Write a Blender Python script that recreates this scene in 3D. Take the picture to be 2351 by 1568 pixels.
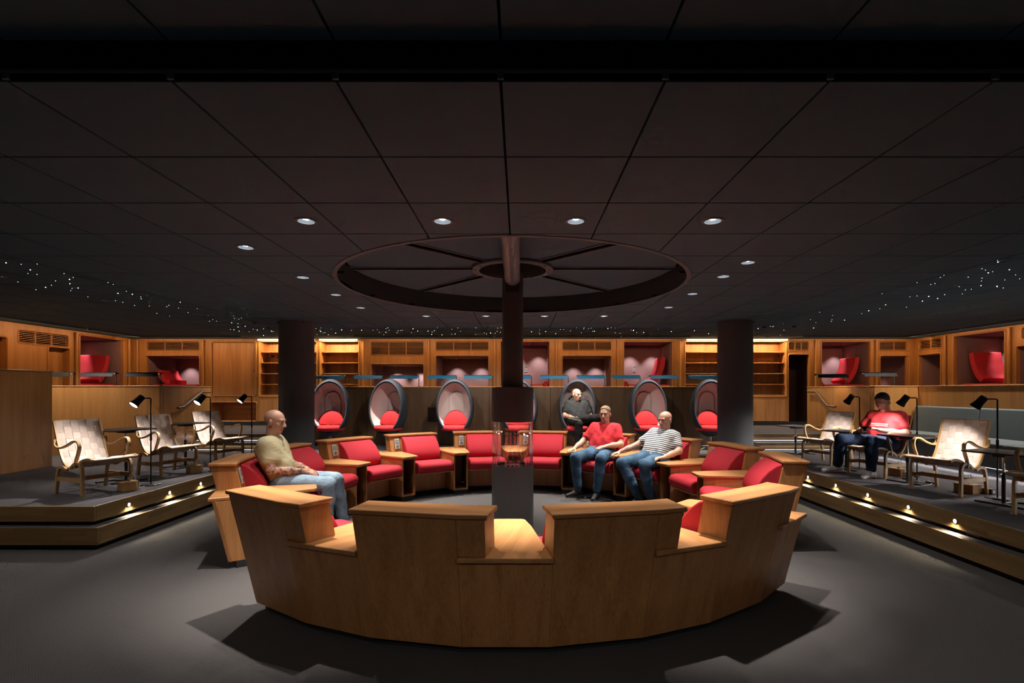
import bpy, bmesh, math, random
import numpy as np
from mathutils import Vector, Matrix, Euler

random.seed(7)
S = bpy.context.scene
for o in list(bpy.data.objects):
    bpy.data.objects.remove(o)
COL = S.collection
PI = math.pi
R_ = math.radians

# ------------------------------------------------------------------ camera, world, exposure
CAM_H = 1.49
cam_d = bpy.data.cameras.new('camera')
cam_d.sensor_width = 36.0
cam_d.lens = 36.0 * 1168 / 2351
cam_d.shift_x = -18 / 2351
cam_d.shift_y = 114 / 2351
cam_d.clip_start = 0.05
cam = bpy.data.objects.new('camera', cam_d)
cam.location = (0, 0, CAM_H)
cam.rotation_euler = (PI / 2, 0, 0)
COL.objects.link(cam)
S.camera = cam

W = bpy.data.worlds.new('world')
W.use_nodes = True
W.node_tree.nodes['Background'].inputs[0].default_value = (0.6, 0.7, 1.0, 1)
W.node_tree.nodes['Background'].inputs[1].default_value = 0.0
S.world = W
S.view_settings.view_transform = 'Standard'
S.view_settings.look = 'None'
S.view_settings.gamma = 1.0
S.view_settings.use_curve_mapping = False
S.view_settings.exposure = 0.0
try:
    S.cycles.use_denoising = True
    S.cycles.max_bounces = 4
    S.cycles.diffuse_bounces = 2
    S.cycles.glossy_bounces = 2
    S.cycles.transmission_bounces = 2
    S.cycles.transparent_max_bounces = 8
    S.cycles.use_adaptive_sampling = True
    S.cycles.adaptive_threshold = 0.08
    S.cycles.adaptive_min_samples = 12
    S.cycles.sample_clamp_indirect = 4.0
    S.cycles.caustics_reflective = False
    S.cycles.caustics_refractive = False
except Exception:
    pass

# main levels (metres)
CX, CY = -0.078, 5.5           # centre of the seating ring and of the ceiling ring
ZL, ZH = 2.62, 2.755           # lower and raised ceiling
Z1, Z2, ZG = 0.209, 0.39, 0.665  # step, platform, gallery floor
YB = 12.3                      # back wall
XL, XR = -9.34, 9.5            # side walls

# ------------------------------------------------------------------ materials
MAT = {}

def nodes_of(name):
    m = bpy.data.materials.new(name)
    m.use_nodes = True
    nt = m.node_tree
    b = nt.nodes['Principled BSDF']
    MAT[name] = m
    return m, nt, b

def plain(name, col, rough=0.6, metal=0.0, emit=None, estr=0.0, spec=0.5, bump=0.0, bscale=60.0, var=0.0, vscale=8.0):
    m, nt, b = nodes_of(name)
    b.inputs['Base Color'].default_value = (*col, 1)
    b.inputs['Roughness'].default_value = rough
    b.inputs['Metallic'].default_value = metal
    b.inputs['Specular IOR Level'].default_value = spec
    if emit:
        b.inputs['Emission Color'].default_value = (*emit, 1)
        b.inputs['Emission Strength'].default_value = estr
    tc = nt.nodes.new('ShaderNodeTexCoord')
    if bump > 0:
        n = nt.nodes.new('ShaderNodeTexNoise')
        n.inputs['Scale'].default_value = bscale
        n.inputs['Detail'].default_value = 3
        nt.links.new(tc.outputs['Object'], n.inputs['Vector'])
        bp = nt.nodes.new('ShaderNodeBump')
        bp.inputs['Strength'].default_value = bump
        bp.inputs['Distance'].default_value = 0.004
        nt.links.new(n.outputs['Fac'], bp.inputs['Height'])
        nt.links.new(bp.outputs['Normal'], b.inputs['Normal'])
    if var > 0:
        n2 = nt.nodes.new('ShaderNodeTexNoise')
        n2.inputs['Scale'].default_value = vscale
        n2.inputs['Detail'].default_value = 4
        nt.links.new(tc.outputs['Object'], n2.inputs['Vector'])
        r = nt.nodes.new('ShaderNodeValToRGB')
        r.color_ramp.elements[0].position = 0.3
        r.color_ramp.elements[1].position = 0.7
        r.color_ramp.elements[0].color = (*[c * (1 - var) for c in col], 1)
        r.color_ramp.elements[1].color = (*[min(1, c * (1 + var)) for c in col], 1)
        nt.links.new(n2.outputs['Fac'], r.inputs['Fac'])
        nt.links.new(r.outputs['Color'], b.inputs['Base Color'])
    return m

def wood(name, dark, light, axis='z', rough=0.42, fine=1.0, staves=False):
    """oak veneer: long streaks along one axis, with broad cathedral bands and fine pores"""
    m, nt, b = nodes_of(name)
    tc = nt.nodes.new('ShaderNodeTexCoord')
    mp = nt.nodes.new('ShaderNodeMapping')
    st = {'x': (0.35, 7, 7), 'y': (7, 0.35, 7), 'z': (7, 7, 0.35)}[axis]
    mp.inputs['Scale'].default_value = [s * fine for s in st]
    nt.links.new(tc.outputs['Object'], mp.inputs['Vector'])
    n1 = nt.nodes.new('ShaderNodeTexNoise')
    n1.inputs['Scale'].default_value = 1.3
    n1.inputs['Detail'].default_value = 5
    n1.inputs['Distortion'].default_value = 0.8
    nt.links.new(mp.outputs['Vector'], n1.inputs['Vector'])
    mp2 = nt.nodes.new('ShaderNodeMapping')
    st2 = {'x': (1.5, 60, 60), 'y': (60, 1.5, 60), 'z': (60, 60, 1.5)}[axis]
    mp2.inputs['Scale'].default_value = [s * fine for s in st2]
    nt.links.new(tc.outputs['Object'], mp2.inputs['Vector'])
    n2 = nt.nodes.new('ShaderNodeTexNoise')
    n2.inputs['Scale'].default_value = 2.0
    n2.inputs['Detail'].default_value = 3
    nt.links.new(mp2.outputs['Vector'], n2.inputs['Vector'])
    mx = nt.nodes.new('ShaderNodeMix')
    mx.data_type = 'FLOAT'
    mx.inputs[0].default_value = 0.38
    nt.links.new(n1.outputs['Fac'], mx.inputs[2])
    nt.links.new(n2.outputs['Fac'], mx.inputs[3])
    last = mx.outputs[0]
    if staves:
        vo = nt.nodes.new('ShaderNodeTexBrick')
        vo.inputs['Scale'].default_value = 1.0
        vo.inputs['Brick Width'].default_value = 0.45
        vo.inputs['Row Height'].default_value = 0.045
        vo.inputs['Mortar Size'].default_value = 0.0
        vo.inputs['Color1'].default_value = (0.3, 0.3, 0.3, 1)
        vo.inputs['Color2'].default_value = (0.75, 0.75, 0.75, 1)
        mp3 = nt.nodes.new('ShaderNodeMapping')
        mp3.inputs['Rotation'].default_value = {'x': (PI / 2, 0, 0), 'y': (PI / 2, 0, PI / 2), 'z': (0, 0, 0)}[axis]
        if axis == 'y':
            cx = nt.nodes.new('ShaderNodeSeparateXYZ')
            cb = nt.nodes.new('ShaderNodeCombineXYZ')
            nt.links.new(tc.outputs['Object'], cx.inputs[0])
            nt.links.new(cx.outputs['Y'], cb.inputs['X'])
            nt.links.new(cx.outputs['Z'], cb.inputs['Y'])
            nt.links.new(cb.outputs[0], vo.inputs['Vector'])
        else:
            cx = nt.nodes.new('ShaderNodeSeparateXYZ')
            cb = nt.nodes.new('ShaderNodeCombineXYZ')
            nt.links.new(tc.outputs['Object'], cx.inputs[0])
            nt.links.new(cx.outputs['X'], cb.inputs['X'])
            nt.links.new(cx.outputs['Z'], cb.inputs['Y'])
            nt.links.new(cb.outputs[0], vo.inputs['Vector'])
        mb = nt.nodes.new('ShaderNodeMix')
        mb.data_type = 'FLOAT'
        mb.inputs[0].default_value = 0.35
        nt.links.new(last, mb.inputs[2])
        nt.links.new(vo.outputs['Color'], mb.inputs[3])
        last = mb.outputs[0]
    rp = nt.nodes.new('ShaderNodeValToRGB')
    rp.color_ramp.elements[0].position = 0.34
    rp.color_ramp.elements[1].position = 0.66
    rp.color_ramp.elements[0].color = (*dark, 1)
    rp.color_ramp.elements[1].color = (*light, 1)
    nt.links.new(last, rp.inputs['Fac'])
    nt.links.new(rp.outputs['Color'], b.inputs['Base Color'])
    b.inputs['Roughness'].default_value = rough
    bp = nt.nodes.new('ShaderNodeBump')
    bp.inputs['Strength'].default_value = 0.12
    bp.inputs['Distance'].default_value = 0.002
    nt.links.new(n2.outputs['Fac'], bp.inputs['Height'])
    nt.links.new(bp.outputs['Normal'], b.inputs['Normal'])
    return m

OAK_D, OAK_L = (0.34, 0.136, 0.043), (0.57, 0.265, 0.095)
wood('oak_z', OAK_D, OAK_L, 'z')
wood('oak_x', OAK_D, OAK_L, 'x')
wood('oak_y', OAK_D, OAK_L, 'y')
wood('oak_wall', (0.33, 0.135, 0.036), (0.50, 0.225, 0.065), 'z')
wood('oak_trim', (0.36, 0.16, 0.045), (0.48, 0.22, 0.065), 'z', rough=0.35)
wood('riser_y', (0.11, 0.062, 0.022), (0.23, 0.135, 0.052), 'y', staves=True)
wood('riser_x', (0.11, 0.062, 0.022), (0.23, 0.135, 0.052), 'x', staves=True)
wood('walnut', (0.085, 0.043, 0.02), (0.15, 0.08, 0.036), 'z')
wood('birch', (0.42, 0.24, 0.10), (0.60, 0.38, 0.18), 'z', rough=0.4, fine=1.6)
wood('box_wood', (0.35, 0.17, 0.06), (0.5, 0.27, 0.1), 'x', fine=2)

def carpet(name, col, scale=420):
    m, nt, b = nodes_of(name)
    tc = nt.nodes.new('ShaderNodeTexCoord')
    vo = nt.nodes.new('ShaderNodeTexVoronoi')
    vo.inputs['Scale'].default_value = scale * 0.28
    nt.links.new(tc.outputs['Object'], vo.inputs['Vector'])
    n = nt.nodes.new('ShaderNodeTexNoise')
    n.inputs['Scale'].default_value = scale
    n.inputs['Detail'].default_value = 2
    nt.links.new(tc.outputs['Object'], n.inputs['Vector'])
    r = nt.nodes.new('ShaderNodeValToRGB')
    r.color_ramp.elements[0].position = 0.28
    r.color_ramp.elements[1].position = 0.72
    r.color_ramp.elements[0].color = (*[c * 0.6 for c in col], 1)
    r.color_ramp.elements[1].color = (*[c * 1.4 for c in col], 1)
    wv = nt.nodes.new('ShaderNodeTexWave')
    wv.bands_direction = 'DIAGONAL'
    wv.inputs['Scale'].default_value = 40.0
    wv.inputs['Distortion'].default_value = 0.6
    nt.links.new(tc.outputs['Object'], wv.inputs['Vector'])
    mw = nt.nodes.new('ShaderNodeMix'); mw.data_type = 'FLOAT'; mw.inputs[0].default_value = 0.12
    nt.links.new(n.outputs['Fac'], mw.inputs[2]); nt.links.new(wv.outputs['Fac'], mw.inputs[3])
    nt.links.new(mw.outputs[0], r.inputs['Fac'])
    nt.links.new(r.outputs['Color'], b.inputs['Base Color'])
    b.inputs['Roughness'].default_value = 0.95
    b.inputs['Specular IOR Level'].default_value = 0.1
    bp = nt.nodes.new('ShaderNodeBump')
    bp.inputs['Strength'].default_value = 0.5
    bp.inputs['Distance'].default_value = 0.006
    nt.links.new(vo.outputs['Distance'], bp.inputs['Height'])
    nt.links.new(bp.outputs['Normal'], b.inputs['Normal'])
    return m

carpet('carpet', (0.088, 0.080, 0.079))
carpet('carpet_platform', (0.10, 0.09, 0.096))
plain('tile', (0.090, 0.152, 0.205), 0.95, spec=0.15, bump=0.25, bscale=300)
plain('slot_dark', (0.006, 0.006, 0.006), 0.9, spec=0.1)
plain('slot_rail', (0.14, 0.165, 0.18), 0.6, spec=0.2)
plain('ring_band', (0.05, 0.06, 0.068), 0.6, spec=0.2)
plain('red', (0.46, 0.024, 0.038), 0.8, spec=0.25, bump=0.35, bscale=500)
plain('red_egg', (0.56, 0.035, 0.04), 0.85, spec=0.2, bump=0.3, bscale=400)
plain('maroon', (0.24, 0.145, 0.155), 0.95, spec=0.1, bump=0.3, bscale=260, var=0.16, vscale=90)
plain('red_side', (0.42, 0.012, 0.03), 0.9, spec=0.2)
plain('black', (0.012, 0.012, 0.013), 0.45)
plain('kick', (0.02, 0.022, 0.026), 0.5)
plain('black_table', (0.022, 0.02, 0.02), 0.35)
plain('metal_dark', (0.085, 0.080, 0.080), 0.42, metal=0.15)
plain('column_grey', (0.13, 0.13, 0.14), 0.6, spec=0.3)
plain('steel', (0.5, 0.5, 0.5), 0.3, metal=1.0)
plain('chrome', (0.75, 0.75, 0.75), 0.12, metal=1.0)
plain('brass', (0.75, 0.5, 0.16), 0.3, metal=1.0)
plain('duct', (0.20, 0.25, 0.28), 0.4, metal=0.4)
plain('lamp_blue', (0.02, 0.21, 0.40), 0.5)
plain('lamp_black', (0.012, 0.011, 0.011), 0.6, spec=0.2)
plain('lamp_warm', (0.8, 0.6, 0.35), 0.5, emit=(1.0, 0.72, 0.4), estr=1.2)
plain('bulb_white', (1, 1, 1), 0.5, emit=(0.93, 0.97, 1.0), estr=25)
plain('bulb_dim', (1, 1, 1), 0.5, emit=(0.93, 0.95, 1.0), estr=0.9)
plain('bulb_lamp', (1, 1, 1), 0.5, emit=(1.0, 0.96, 0.92), estr=11)
plain('bulb_step', (1, 1, 1), 0.5, emit=(1.0, 0.93, 0.72), estr=10)
plain('led_warm', (1, 1, 1), 0.5, emit=(1.0, 0.78, 0.45), estr=3.0)
plain('led_cool', (1, 1, 1), 0.5, emit=(0.9, 0.93, 1.0), estr=1.5)
plain('star', (1, 1, 1), 0.5, emit=(0.86, 0.92, 1.0), estr=9)
plain('egg_out', (0.034, 0.037, 0.046), 0.8, spec=0.2, bump=0.2, bscale=300)
plain('egg_in', (0.72, 0.61, 0.58), 0.75, spec=0.25)
plain('web', (0.62, 0.50, 0.43), 0.85, spec=0.2, bump=0.3, bscale=500, var=0.06, vscale=40)
plain('web_b', (0.52, 0.41, 0.35), 0.85, spec=0.2, bump=0.3, bscale=500)
plain('banquette', (0.13, 0.15, 0.15), 0.9, spec=0.2, bump=0.3, bscale=300, var=0.12, vscale=120)
plain('white_plastic', (0.42, 0.41, 0.39), 0.35)
plain('grey_plastic', (0.26, 0.26, 0.26), 0.4)
plain('socket_dark', (0.1, 0.1, 0.1), 0.4)
plain('cable', (0.6, 0.58, 0.55), 0.5)
plain('wall_plain', (0.10, 0.09, 0.085), 0.9)
plain('door_dark', (0.05, 0.02, 0.015), 0.5)
plain('screen', (0.008, 0.008, 0.009), 0.15)
plain('phone', (0.01, 0.01, 0.012), 0.2)
plain('hair_dark', (0.035, 0.025, 0.02), 0.8, bump=0.6, bscale=300)
plain('hair_fair', (0.22, 0.14, 0.07), 0.8, bump=0.6, bscale=300)
plain('tee_beige', (0.50, 0.44, 0.27), 0.9, spec=0.15, bump=0.4, bscale=30)
plain('tee_black', (0.018, 0.018, 0.018), 0.8, spec=0.3, bump=0.5, bscale=30)
plain('polo_red', (0.62, 0.04, 0.05), 0.9, spec=0.15, bump=0.4, bscale=30)
plain('jeans_light', (0.30, 0.40, 0.50), 0.9, spec=0.15, bump=0.5, bscale=35, var=0.25, vscale=14)
plain('jeans', (0.055, 0.105, 0.17), 0.9, spec=0.15, bump=0.5, bscale=35, var=0.4, vscale=9)
plain('jeans_dark', (0.02, 0.032, 0.065), 0.9, spec=0.15, bump=0.5, bscale=35, var=0.4, vscale=9)
plain('trousers_black', (0.013, 0.012, 0.012), 0.9, spec=0.15)
plain('shoe_black', (0.015, 0.015, 0.016), 0.6)
plain('shoe_white', (0.62, 0.58, 0.56), 0.6, var=0.15, vscale=30)
plain('sole', (0.30, 0.29, 0.27), 0.7)
plain('sole_pale', (0.40, 0.30, 0.30), 0.7)
plain('sole_green', (0.16, 0.18, 0.08), 0.7)
plain('shoe_mark', (0.35, 0.02, 0.05), 0.6)

def folds(name, scale=7.0, strength=0.28, dist=0.03):
    """soft creases of worn cloth on top of a cloth material"""
    nt = MAT[name].node_tree
    b = nt.nodes['Principled BSDF']
    tc = nt.nodes.new('ShaderNodeTexCoord')
    mp = nt.nodes.new('ShaderNodeMapping')
    mp.inputs['Scale'].default_value = (1.0, 0.55, 1.7)
    mp.inputs['Rotation'].default_value = (0.5, 0.4, 0)
    nt.links.new(tc.outputs['Object'], mp.inputs['Vector'])
    n = nt.nodes.new('ShaderNodeTexNoise')
    n.inputs['Scale'].default_value = scale
    n.inputs['Detail'].default_value = 1.0
    n.inputs['Distortion'].default_value = 1.2
    nt.links.new(mp.outputs['Vector'], n.inputs['Vector'])
    a = nt.nodes.new('ShaderNodeMath'); a.operation = 'SUBTRACT'; a.inputs[1].default_value = 0.5
    nt.links.new(n.outputs['Fac'], a.inputs[0])
    d = nt.nodes.new('ShaderNodeMath'); d.operation = 'ABSOLUTE'
    nt.links.new(a.outputs[0], d.inputs[0])
    bp = nt.nodes.new('ShaderNodeBump')
    bp.inputs['Strength'].default_value = strength
    bp.inputs['Distance'].default_value = dist
    nt.links.new(d.outputs[0], bp.inputs['Height'])
    nt.links.new(bp.outputs['Normal'], b.inputs['Normal'])

m, nt, b = nodes_of('glass')
for n in list(nt.nodes):
    if n.type == 'BSDF_PRINCIPLED':
        nt.nodes.remove(n)
tr = nt.nodes.new('ShaderNodeBsdfTransparent')
gl = nt.nodes.new('ShaderNodeBsdfGlossy')
gl.inputs['Roughness'].default_value = 0.02
fr = nt.nodes.new('ShaderNodeLayerWeight')
fr.inputs['Blend'].default_value = 0.25
mx = nt.nodes.new('ShaderNodeMixShader')
nt.links.new(fr.outputs['Facing'], mx.inputs[0])
sc_ = nt.nodes.new('ShaderNodeMath')
sc_.operation = 'MULTIPLY_ADD'
sc_.inputs[1].default_value = 0.75
sc_.inputs[2].default_value = 0.06
nt.links.new(fr.outputs['Facing'], sc_.inputs[0])
nt.links.new(sc_.outputs[0], mx.inputs[0])
nt.links.new(tr.outputs[0], mx.inputs[1])
nt.links.new(gl.outputs[0], mx.inputs[2])
nt.links.new(mx.outputs[0], nt.nodes['Material Output'].inputs[0])

# striped tee: bands across the torso, in the shirt's own coordinates
m, nt, b = nodes_of('tee_stripes')
tc = nt.nodes.new('ShaderNodeTexCoord')
sx = nt.nodes.new('ShaderNodeSeparateXYZ')
nt.links.new(tc.outputs['Object'], sx.inputs[0])
ma = nt.nodes.new('ShaderNodeMath'); ma.operation = 'MULTIPLY_ADD'
ma.inputs[1].default_value = -0.40
nt.links.new(sx.outputs['X'], ma.inputs[0]); nt.links.new(sx.outputs['Z'], ma.inputs[2])
mu = nt.nodes.new('ShaderNodeMath'); mu.operation = 'MULTIPLY'; mu.inputs[1].default_value = 34.0
nt.links.new(ma.outputs[0], mu.inputs[0])
frc = nt.nodes.new('ShaderNodeMath'); frc.operation = 'FRACT'
nt.links.new(mu.outputs[0], frc.inputs[0])
gt = nt.nodes.new('ShaderNodeMath'); gt.operation = 'GREATER_THAN'; gt.inputs[1].default_value = 0.55
nt.links.new(frc.outputs[0], gt.inputs[0])
mc = nt.nodes.new('ShaderNodeMix'); mc.data_type = 'RGBA'
mc.inputs[6].default_value = (0.74, 0.73, 0.72, 1); mc.inputs[7].default_value = (0.045, 0.05, 0.065, 1)
nt.links.new(gt.outputs[0], mc.inputs[0]); nt.links.new(mc.outputs[2], b.inputs['Base Color'])
b.inputs['Roughness'].default_value = 0.9

# skin: colour attribute, tattooed where the attribute's alpha is low
m, nt, b = nodes_of('skin')
at = nt.nodes.new('ShaderNodeAttribute'); at.attribute_name = 'tone'
nz = nt.nodes.new('ShaderNodeTexNoise'); nz.inputs['Scale'].default_value = 38; nz.inputs['Detail'].default_value = 4
tc = nt.nodes.new('ShaderNodeTexCoord'); nt.links.new(tc.outputs['Object'], nz.inputs['Vector'])
rp = nt.nodes.new('ShaderNodeValToRGB')
rp.color_ramp.elements[0].position = 0.40; rp.color_ramp.elements[0].color = (0.06, 0.07, 0.09, 1)
rp.color_ramp.elements[1].position = 0.54; rp.color_ramp.elements[1].color = (0.50, 0.28, 0.18, 1)
e = rp.color_ramp.elements.new(0.47); e.color = (0.30, 0.10, 0.05, 1)
nt.links.new(nz.outputs['Fac'], rp.inputs['Fac'])
mc = nt.nodes.new('ShaderNodeMix'); mc.data_type = 'RGBA'
nt.links.new(at.outputs['Alpha'], mc.inputs[0])
nt.links.new(rp.outputs['Color'], mc.inputs[6]); nt.links.new(at.outputs['Color'], mc.inputs[7])
nt.links.new(mc.outputs[2], b.inputs['Base Color'])
b.inputs['Roughness'].default_value = 0.5
b.inputs['Subsurface Weight'].default_value = 0.0

# red tee with two pale chest lines
m, nt, b = nodes_of('tee_red_print')
tc = nt.nodes.new('ShaderNodeTexCoord')
sx = nt.nodes.new('ShaderNodeSeparateXYZ'); nt.links.new(tc.outputs['Object'], sx.inputs[0])
def band(src, c, w):
    a = nt.nodes.new('ShaderNodeMath'); a.operation = 'SUBTRACT'; a.inputs[1].default_value = c
    nt.links.new(src, a.inputs[0])
    d = nt.nodes.new('ShaderNodeMath'); d.operation = 'ABSOLUTE'; nt.links.new(a.outputs[0], d.inputs[0])
    g = nt.nodes.new('ShaderNodeMath'); g.operation = 'LESS_THAN'; g.inputs[1].default_value = w
    nt.links.new(d.outputs[0], g.inputs[0]); return g.outputs[0]
def mul(a, c):
    x = nt.nodes.new('ShaderNodeMath'); x.operation = 'MULTIPLY'; nt.links.new(a, x.inputs[0]); nt.links.new(c, x.inputs[1]); return x.outputs[0]
def mxm(a, c):
    x = nt.nodes.new('ShaderNodeMath'); x.operation = 'MAXIMUM'; nt.links.new(a, x.inputs[0]); nt.links.new(c, x.inputs[1]); return x.outputs[0]
ys = band(sx.outputs['Y'], 0.0, 0.11)
lines = mxm(band(sx.outputs['Z'], 0.672, 0.006), band(sx.outputs['Z'], 0.650, 0.005))
msk = mul(mul(ys, lines), band(sx.outputs['X'], 0.2, 0.25))
mc = nt.nodes.new('ShaderNodeMix'); mc.data_type = 'RGBA'
mc.inputs[6].default_value = (0.62, 0.03, 0.035, 1); mc.inputs[7].default_value = (0.75, 0.6, 0.55, 1)
nt.links.new(msk, mc.inputs[0]); nt.links.new(mc.outputs[2], b.inputs['Base Color'])
b.inputs['Roughness'].default_value = 0.9

for nm in ('tee_beige', 'tee_black', 'polo_red', 'tee_stripes', 'tee_red_print'):
    folds(nm)
for nm in ('jeans', 'jeans_light', 'jeans_dark', 'trousers_black'):
    folds(nm, 9.0, 0.4, 0.025)

# ------------------------------------------------------------------ mesh builder
class MB:
    def __init__(self):
        self.v = []
        self.f = []

    def add(self, vs, fs):
        n = len(self.v)
        self.v += [tuple(p) for p in vs]
        self.f += [tuple(i + n for i in q) for q in fs]
        return self

    def box(self, x0, x1, y0, y1, z0, z1):
        return self.frust([(x0, y0), (x1, y0), (x1, y1), (x0, y1)], z0, z1)

    def frust(self, poly, z0, z1, top=None):
        """prism with a polygon at z0 and the same or another polygon at z1"""
        top = top or poly
        n = len(poly)
        a = sum(poly[i][0] * poly[(i + 1) % n][1] - poly[(i + 1) % n][0] * poly[i][1] for i in range(n))
        if a < 0:
            poly, top = poly[::-1], top[::-1]
        vs = [(p[0], p[1], z0) for p in poly] + [(p[0], p[1], z1) for p in top]
        fs = [tuple(range(n - 1, -1, -1)), tuple(range(n, 2 * n))]
        fs += [(i, (i + 1) % n, n + (i + 1) % n, n + i) for i in range(n)]
        return self.add(vs, fs)

    def extr(self, poly, x0, x1):
        """profile of (y, z) points extruded along x"""
        n = len(poly)
        a = sum(poly[i][0] * poly[(i + 1) % n][1] - poly[(i + 1) % n][0] * poly[i][1] for i in range(n))
        if a < 0:
            poly = poly[::-1]
        vs = [(x0, p[0], p[1]) for p in poly] + [(x1, p[0], p[1]) for p in poly]
        fs = [tuple(range(n - 1, -1, -1)), tuple(range(n, 2 * n))]
        fs += [(i, (i + 1) % n, n + (i + 1) % n, n + i) for i in range(n)]
        return self.add(vs, fs)

    def cyl(self, x, y, z0, z1, r, r1=None, n=24):
        r1 = r if r1 is None else r1
        p = [(x + r * math.cos(2 * PI * i / n), y + r * math.sin(2 * PI * i / n)) for i in range(n)]
        q = [(x + r1 * math.cos(2 * PI * i / n), y + r1 * math.sin(2 * PI * i / n)) for i in range(n)]
        return self.frust(p, z0, z1, q)

    def lathe(self, prof, n=32, c=(0, 0), a0=0.0, a1=2 * PI):
        """closed profile of (r, z) swung about a vertical axis"""
        full = abs(a1 - a0 - 2 * PI) < 1e-6
        k = len(prof)
        cols = n if full else n + 1
        vs = []
        for i in range(cols):
            a = a0 + (a1 - a0) * i / n
            vs += [(c[0] + r * math.cos(a), c[1] + r * math.sin(a), z) for r, z in prof]
        fs = []
        for i in range(n):
            j = (i + 1) % cols
            for q in range(k):
                w = (q + 1) % k
                fs.append((i * k + q, j * k + q, j * k + w, i * k + w))
        if not full:
            fs.append(tuple(range(k - 1, -1, -1)))
            fs.append(tuple((cols - 1) * k + q for q in range(k)))
        return self.add(vs, fs)

    def tube(self, pts, r, n=8, closed=False):
        pts = [Vector(p) for p in pts]
        rs = r if isinstance(r, (list, tuple)) else [r] * len(pts)
        m_ = len(pts)
        up = None
        vs = []
        for i, p in enumerate(pts):
            if closed:
                t = pts[(i + 1) % m_] - pts[i - 1]
            else:
                t = pts[min(i + 1, m_ - 1)] - pts[max(i - 1, 0)]
            t.normalize()
            if up is None:
                up = Vector((0, 0, 1)) if abs(t.z) < 0.9 else Vector((1, 0, 0))
            u = (up - t * up.dot(t)).normalized()
            w = t.cross(u)
            up = u
            for k in range(n):
                a = 2 * PI * k / n
                vs.append(p + (u * math.cos(a) + w * math.sin(a)) * rs[i])
        fs = []
        for i in range(m_ if closed else m_ - 1):
            j = (i + 1) % m_
            for k in range(n):
                l = (k + 1) % n
                fs.append((i * n + k, i * n + l, j * n + l, j * n + k))
        if not closed:
            fs.append(tuple(range(n - 1, -1, -1)))
            fs.append(tuple((m_ - 1) * n + k for k in range(n)))
        return self.add(vs, fs)

    def ribbon(self, pts, wvec, w, t):
        """rectangular bar along a path, its broad side along wvec; w and t may be lists"""
        pts = [Vector(p) for p in pts]
        wv = Vector(wvec).normalized()
        m_ = len(pts)
        vs = []
        for i, p in enumerate(pts):
            tg = (pts[min(i + 1, m_ - 1)] - pts[max(i - 1, 0)]).normalized()
            nn = tg.cross(wv).normalized()
            ww = (w[i] if isinstance(w, list) else w) / 2
            tt = (t[i] if isinstance(t, list) else t) / 2
            vs += [p + wv * ww + nn * tt, p - wv * ww + nn * tt, p - wv * ww - nn * tt, p + wv * ww - nn * tt]
        fs = [(0, 1, 2, 3), tuple((m_ - 1) * 4 + k for k in (3, 2, 1, 0))]
        for i in range(m_ - 1):
            for k in range(4):
                l = (k + 1) % 4
                fs.append((i * 4 + k, (i + 1) * 4 + k, (i + 1) * 4 + l, i * 4 + l))
        return self.add(vs, fs)

    def ell(self, c, r, n=20, m_=12):
        vs = []
        for i in range(m_ + 1):
            t = PI * i / m_
            for k in range(n):
                a = 2 * PI * k / n
                vs.append((c[0] + r[0] * math.sin(t) * math.cos(a), c[1] + r[1] * math.sin(t) * math.sin(a), c[2] + r[2] * math.cos(t)))
        fs = []
        for i in range(m_):
            for k in range(n):
                l = (k + 1) % n
                fs.append((i * n + k, (i + 1) * n + k, (i + 1) * n + l, i * n + l))
        return self.add(vs, fs)

    def xf(self, M):
        self.v = [tuple(M @ Vector(p)) for p in self.v]
        return self

    def build(self, name, mat, parent=None, smooth=False, bevel=0.0, seg=2):
        me = bpy.data.meshes.new(name)
        me.from_pydata(self.v, [], self.f)
        bm = bmesh.new()
        bm.from_mesh(me)
        bmesh.ops.remove_doubles(bm, verts=bm.verts, dist=1e-5)
        bmesh.ops.dissolve_degenerate(bm, edges=bm.edges, dist=1e-6)
        bmesh.ops.recalc_face_normals(bm, faces=bm.faces)
        bm.to_mesh(me)
        bm.free()
        me.materials.append(MAT[mat])
        if smooth:
            me.polygons.foreach_set('use_smooth', [True] * len(me.polygons))
            me.set_sharp_from_angle(angle=R_(50))
        o = bpy.data.objects.new(name, me)
        COL.objects.link(o)
        if parent is not None:
            o.parent = parent
        if bevel:
            md = o.modifiers.new('bevel', 'BEVEL')
            md.width = bevel
            md.segments = seg
            md.limit_method = 'ANGLE'
            md.angle_limit = R_(40)
        return o

def tag(o, label, cat, group=None):
    o['label'] = label
    o['category'] = cat
    if group:
        o['group'] = group
    return o

def thing(name, label, cat, loc=(0, 0, 0), rz=0.0, group=None):
    o = bpy.data.objects.new(name, None)
    o.empty_display_size = 0.1
    COL.objects.link(o)
    o.location = loc
    o.rotation_euler = (0, 0, rz)
    return tag(o, label, cat, group)

def struct(o):
    o['kind'] = 'structure'
    return o

def kids(o):
    return [c for c in bpy.data.objects if c.parent == o]

CH = {}
def tree_index():
    CH.clear()
    for c in bpy.data.objects:
        if c.parent:
            CH.setdefault(c.parent.name, []).append(c)

def copy_tree(o, parent=None, fresh=True):
    if fresh:
        tree_index()
    c = o.copy()
    COL.objects.link(c)
    c.parent = parent
    for ch in CH.get(o.name, []):
        copy_tree(ch, c, False)
    return c

def place(o, loc, rz, label=None, group=None):
    o.location = loc
    o.rotation_euler = (0, 0, rz)
    if label:
        o['label'] = label
    if group:
        o['group'] = group
    return o

def spot(name, parent, loc, aim, power, size=R_(100), blend=0.6, color=(1, 1, 1), radius=0.03):
    d = bpy.data.lights.new(name, 'SPOT')
    d.energy = power
    d.spot_size = size
    d.spot_blend = blend
    d.color = color
    d.shadow_soft_size = radius
    o = bpy.data.objects.new(name, d)
    COL.objects.link(o)
    o.parent = parent
    o.location = loc
    o.rotation_euler = (Vector(aim) - Vector(loc)).to_track_quat('-Z', 'Y').to_euler()
    return o

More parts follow.
